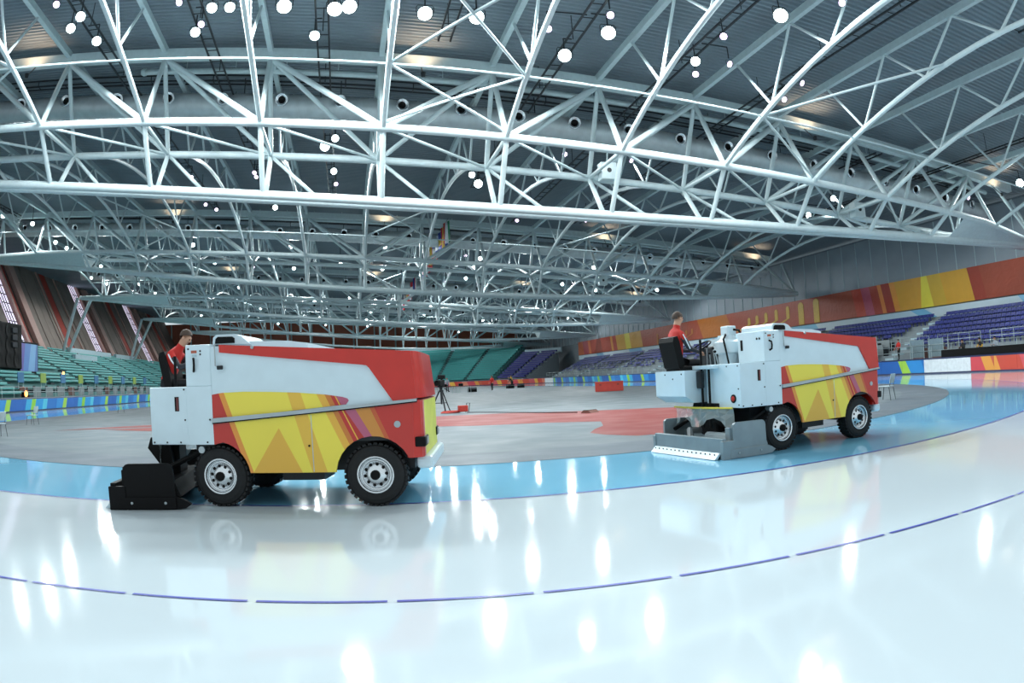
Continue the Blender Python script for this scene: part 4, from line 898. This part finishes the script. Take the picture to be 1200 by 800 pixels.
d1 = person('person', 'driver in a red and black jacket leaning forward on the resurfacer with the black sled', LEAN, in_vehicle((-1.74, 9.017), -.193, (-1.36, 1.38, 1.47)), -.193, JRED, TROUS, HAIR, JGREY, .95)
# white sleeve piping on the drivers' jackets
for d in (d1, d2):
    for sg in (-1, 1):
        J = LEAN if d is d1 else SIT
        a = Vector(J['che'])+Vector((0, sg*.25, .05)); b = Vector(J['el_l'] if sg > 0 else J['el_r'])+Vector((-.02, sg*.05, 0))
        bm = NB(); tube(bm, [a, a.lerp(b, .5)+Vector((-.01, sg*.02, 0)), b], .012, 5); obj('sleeve_piping', bm, WHB, d)
def standing(bend=0.0, arms=.1, stride=.12):
    return dict(pel=(0, 0, .95), che=(bend*.4, 0, 1.36-bend*.12), nec=(bend*.55, 0, 1.53-bend*.2), hea=(bend*.65+.02, 0, 1.68-bend*.25), el_l=(.05+bend*.5, .27, 1.14-bend*.15), el_r=(.05+bend*.5, -.27, 1.14-bend*.15), ha_l=(.18+arms+bend*.4, .24, .98-bend*.2), ha_r=(.18+arms+bend*.4, -.24, .98-bend*.2), kn_l=(stride*.6+.03, .1, .5), kn_r=(-stride*.2+.03, -.1, .5), an_l=(stride, .11, .09), an_r=(-stride, -.11, .09))
SITC = dict(pel=(0, 0, .5), che=(.08, 0, .92), nec=(.12, 0, 1.08), hea=(.17, 0, 1.24), el_l=(.2, .26, .72), el_r=(.2, -.26, .72), ha_l=(.42, .15, .78), ha_r=(.42, -.15, .78), kn_l=(.42, .1, .5), kn_r=(.42, -.1, .5), an_l=(.45, .1, .09), an_r=(.45, -.1, .09))
GREYJ = mat('jacket_light_grey', '#9aa4ae', .7); YJ = mat('jacket_yellow', '#d8a83a', .7); BJ = mat('jacket_black', '#1a1c20', .7)
person('person', 'person in a red top and dark trousers standing below the blue seats', standing(), (41.4, 43.5, 1.1), math.pi, JRED, TROUS, BLACK, None, .92)
for n_, (s, m, word) in enumerate(((35.9, BJ, 'black'), (34.1, BJ, 'black and orange'), (32.6, GREYJ, 'light grey'))):
    person('person', f'seated person in a {word} jacket behind the white boards, {["farthest", "middle", "nearest"][n_]} of the three', SITC, (41.2, s, .95), math.pi, m, TROUS, BLACK, YJ if n_ == 1 else None)
person('person', 'person in a red jacket standing on the infield near the far bend', standing(), (16.9, 86.5, .01), -2.2, JRED, TROUS)
person('person', 'person in a yellow jacket walking near the far pink boards', standing(0, .1, .2), (24.5, 110, .01), .4, YJ, TROUS)
person('person', 'person in black bending over a tool near the far pink boards', standing(.8), (22.3, 99.2, .01), 2.6, BJ, TROUS)
person('person', 'person in a dark coat standing by the equipment tables', standing(.3), (8.6, 83.5, .01), -1.0, BJ, TROUS)
person('person', 'person in grey standing behind the equipment tables', standing(.1), (11.6, 88, .01), -1.6, GREYJ, TROUS)
# ================================================================ PROPS
TUBEC = mat('chair_tube_grey', '#4c555a', .4, .6); SEATC = mat('chair_shell_pale', '#a8b8bc', .4)
def chair(loc, rz, label):
    r = empty('chair', loc, rz); tag(r, label, 'chair', 'loose chairs on the infield')
    for x, y in ((-.2, -.2), (-.2, .2), (.2, -.2), (.2, .2)): bar('leg', unit_grey, r, (x*1.25, y*1.15, 0), (x*.9, y, .45), .014)
    bm = NB(); box(bm, -.22, .22, -.22, .22, .44, .475, .012); obj('seat', bm, SEATC, r)
    bm = NB(); prism(bm, [(-.20, .56), (-.22, .56), (-.29, .86), (-.27, .87)], -.2, .2); obj('backrest', bm, SEATC, r)
    for y in (-.17, .17): bar('back_post', unit_grey, r, (-.2, y, .46), (-.26, y, .8), .012)
unit_grey = unit_mesh('chair_bar', 6, TUBEC)
chair((-15.9, 32.6, .012), math.pi*.95, 'pale chair on the infield in front of the teal stand')
chair((-16.6, 49.2, .012), math.pi*.1, 'small dark-legged chair farther off on the infield by the blue boards')
chair((17.0, 18.6, .012), 2.0, 'chair with dark tube legs behind the resurfacer with the grey sled')
chair((-12.9, 23.4, .012), 2.6, 'chair partly cut off by the left picture edge')
# television camera on tripod
tv = empty('tv_camera', (4.02, 32.7, .012), -1.9); tag(tv, 'black television camera on a tripod on the infield', 'camera')
for a in (0.5, 2.6, 4.7):
    c, s = math.cos(a), math.sin(a); L_ = bar('tripod_leg', U4D, tv, (.09*c, .09*s, .98), (.58*c, .58*s, 0), .035)
    bar('leg_brace', U4D, tv, (.0, .0, .45), (.34*c, .34*s, .45), .015)
bm = NB(); tube(bm, [(0, 0, .4), (0, 0, 1.05)], .04, 8); obj('centre_column', bm, DARK, tv)
bm = NB(); lathe(bm, [(.11, .96), (.11, 1.02), (.07, 1.06), (.07, 1.14), (.1, 1.16), (.1, 1.2)], 14); obj('pan_head', bm, DARK, tv)
bm = NB(); box(bm, -.35, .25, -.12, .12, 1.2, 1.5, .03); obj('camera_body', bm, BLACK, tv)
bm = NB(); box(bm, .25, .72, -.13, .13, 1.22, 1.48, .03); lathe(bm, [(.1, .72), (.13, .8), (.12, .8), (.09, .74), (0, .74)], 14, (0, 0, 1.35), 'x'); obj('box_lens', bm, BLACK, tv)
bm = NB(); box(bm, -.38, -.1, -.16, .16, 1.53, 1.72, .03); box(bm, -.28, -.2, -.04, .04, 1.48, 1.55); obj('viewfinder', bm, BLACK, tv)
bm = NB(); tube(bm, [(-.3, .1, 1.1), (-.7, .25, .95)], .018, 6); tube(bm, [(-.3, -.1, 1.1), (-.7, -.25, .95)], .018, 6); obj('pan_handles', bm, BLACK, tv)
REDX = mat('box_red', '#b03428', .5)
bm = NB()
for k in range(4): tube(bm, [(.42*math.cos(a)+.03*k, .3*math.sin(a), .03+.02*k) for a in np.linspace(0, 2*math.pi, 22)], .022, 5)
o = obj('cable_coil', bm, REDX); o.location = (4.3, 32.0, .012); tag(o, 'coil of red cable at the foot of the camera tripod', 'cable')
r = empty('cable_drum', (4.85, 31.8, .012), .3); tag(r, 'small red cable drum box beside the camera tripod', 'cable drum')
bm = NB(); box(bm, -.2, .2, -.14, .14, .05, .33, .03); obj('box', bm, REDX, r)
bm = NB(); tube(bm, [(.2, -.15, 0), (.27, -.15, .42), (.27, .15, .42), (.2, .15, 0)], .014, 6); obj('handle_frame', bm, DARK, r)
bm = NB(); tube(bm, [(5.0, 31.7, .03), (6.0, 30.4, .03), (7.2, 28.2, .03), (8.4, 26.4, .03)], .018, 6); tag(obj('cable', bm, DARK), 'thin dark cable lying from the camera tripod to the floor ramp', 'cable')
r = empty('cable_ramp', (8.75, 25.9, .012), -.9); tag(r, 'low brown cable ramp lying on the infield', 'cable ramp')
bm = NB(); prism(bm, [(-.22, 0), (-.12, .1), (.12, .1), (.22, 0)], -.3, .3); obj('ramp_body', bm, DESKR, r); bm = NB(); box(bm, -.1, .1, -.29, .29, .1, .115); obj('lid', bm, DARK, r)
r = empty('red_crate', (20.1, 54.4, .012), -.36); tag(r, 'plain red crate standing on the infield before the blue boards', 'crate')
bm = NB(); box(bm, -1.12, 1.12, -.4, .4, 0, .74, .02); obj('body', bm, REDX, r); bm = NB(); box(bm, -1.14, 1.14, -.42, .42, .68, .78, .01); obj('lid', bm, REDX, r)
for q in (-.7, .7):
    bm = NB(); box(bm, q-.08, q+.08, -.43, -.4, .5, .56); obj('latch', bm, DARK, r)
tw = mat('table_white', '#d8dcdc', .5)
for n_, (x, y) in enumerate(((8.8, 80.5), (10.8, 81.5), (12.8, 82.5))):
    r = empty('folding_table', (x, y, .012), .35); tag(r, f'small equipment table on the far infield, {["left", "middle", "right"][n_]} of three', 'table', 'equipment tables')
    bm = NB(); box(bm, -.85, .85, -.35, .35, .72, .76); obj('top', bm, DESKR, r)
    for a in (-.75, .75):
        for b_ in (-.28, .28): bar('leg', U4G, r, (a, b_, 0), (a, b_, .72), .03)
    bm = NB(); box(bm, -.6, -.1, -.2, .2, .76, 1.05, .03); cs = obj('equipment_case', bm, BLACK); cs.parent = None; cs.location = (x, y, .012); tag(cs, f'black equipment case on the {["left", "middle", "right"][n_]} small table', 'case', 'equipment cases')
for n_, (x, y) in enumerate(((13.9, 83.3), (21.5, 97.2), (23.2, 98.0))):
    r = empty('flight_case', (x, y, .012), .4*n_); tag(r, f'low black flight case on the far infield, {["beside the tables", "left of the bending person", "right of the bending person"][n_]}', 'case', 'flight cases')
    bm = NB(); box(bm, -.5, .5, -.3, .3, 0, .5, .03); obj('body', bm, BLACK, r); bm = NB(); box(bm, -.51, .51, -.31, .31, .36, .4); obj('edge_band', bm, SILVER, r)
bm = NB(); box(bm, -.3, .3, -4.2, 4.2, 0, .85, .03); bt = obj('press_counter', bm, BLACK); bt.location = (40.45, 33.2, .8); tag(bt, 'long black counter behind the white and orange boards', 'counter')
# two red stewards' jackets heap
bm = NB(); bmesh.ops.create_icosphere(bm, subdivisions=2, radius=1)
for v_ in bm.verts: v_.co = Vector((v_.co.x*.5, v_.co.y*1.5, max(0, v_.co.z)*.75+random.uniform(-.05, .05)))
o = obj('red_tarpaulin', bm, REDX, None, True); o.location = (40.3, 84, 1.1); tag(o, 'bundled red tarpaulin on the walkway behind the blue boards', 'tarpaulin')
# orange warning lamps
for n_, (p, lab) in enumerate((((-31.2, 62.5, 1.15), 'round orange warning lamp at the front of the teal stand'), ((-35.4, 82, LZ(4)), 'orange lamp high in the teal stand'))):
    r = empty('warning_lamp', p); tag(r, lab, 'lamp'); bm = NB(); box(bm, -.25, .1, -.35, .35, 0, .9 if n_ else .5, .03); obj('box', bm, BLACK, r)
    bm = NB(); lathe(bm, [(.28, 0), (.25, .08), (.12, .14), (0, .16)], 14, (.1, 0, .9 if n_ else .35), 'x'); obj('lens', bm, ORANGE, r)
# national flags hung in a line
FM = {k: mat('flag_'+k, c, .7) for k, c in dict(red='#c82f35', white='#e6e8ec', green='#2c8a5e', blue='#2c4698', yellow='#e6bc3a', black='#1a1a1e', orange='#dd7a30').items()}
FL = [('green', 'white', 'red', 'v', 68.1), ('blue', 'yellow', 'red', 'v', 70.2), ('blue', 'yellow', 'blue', 'h', 72.6), ('red', 'white', 'blue', 'h', 75), ('blue', 'white', 'red', 'h', 77.4), ('black', 'red', 'yellow', 'v', 80), ('white', 'blue', 'red', 'h', 83), ('red', 'white', 'red', 'v', 86), ('red', 'white', 'red', 'h', 89), ('blue', 'white', 'blue', 'h', 92),
      ('white', 'red', 'blue', 'v', 103), ('red', 'white', 'green', 'h', 107), ('red', 'white', 'red', 'v', 111.5), ('red', 'yellow', 'red', 'h', 116), ('black', 'red', 'white', 'h', 121), ('red', 'blue', 'white', 'v', 127)]
bm = NB(); tube(bm, [(0, 0, 0), (0, 62, -.6)], .02, 5); ln = obj('flag_line', bm, DARK); ln.location = (9.5, 66.5, 16.75); tag(ln, 'thin dark line that carries the row of national flags', 'cable')
for n_, (a, b, c, o_, s) in enumerate(FL):
    z = 16.7-(s-66.5)*.6/62; r = empty('flag', (9.5, s, z), math.radians(106)); tag(r, f'hanging {a}, {b} and {c} {"vertical" if o_ == "v" else "horizontal"}-striped flag, {ORD[n_]} from the camera in the row', 'flag', 'national flags')
    for k, col in enumerate((a, b, c)):
        bm = NB(); G = []
        if o_ == 'v': u0, u1, w0, w1 = -.75+.5*k, -.25+.5*k, 0, -2.1
        else: u0, u1, w0, w1 = -.75, .75, -.7*k, -.7*(k+1)
        for i in range(5):
            u = u0+(u1-u0)*i/4; G.append([bm.verts.new((u, .10*math.sin(u*4+n_)*(-w/2+.1), w)) for w in np.linspace(w0, w1, 5)])
        for i in range(4):
            for j in range(4): bm.faces.new((G[i][j], G[i+1][j], G[i+1][j+1], G[i][j+1]))
        st_ = obj('stripe', bm, FM[col], r, True); md = st_.modifiers.new('solid', 'SOLIDIFY'); md.thickness = .01
# two white loudspeaker boxes on the trusses
for n_, (t, i) in enumerate(((13.5, 1), (30.5, 1), (26, 2))):
    r = empty('truss_speaker', (t, TS[i]+1.2, zA(t)-.2)); tag(r, f'white box loudspeaker hung in the {["nearest truss, left one", "nearest truss, right one", "second truss"][n_]}', 'speaker', 'white truss loudspeakers')
    bm = NB(); box(bm, -.45, .45, -.3, .3, -.5, .45, .04); obj('cabinet', bm, WHITE, r)
    bm = NB(); lathe(bm, [(.13, 0), (.13, -.02), (.04, -.01), (0, -.01)], 12, (0, -.3, 0), 'y'); obj('horn', bm, DARK, r)
    bar('bracket', U4G, r, (0, 0, .4), (0, -.2, 1.0), .04)
# keep the vehicles' child empties quiet in the viewport
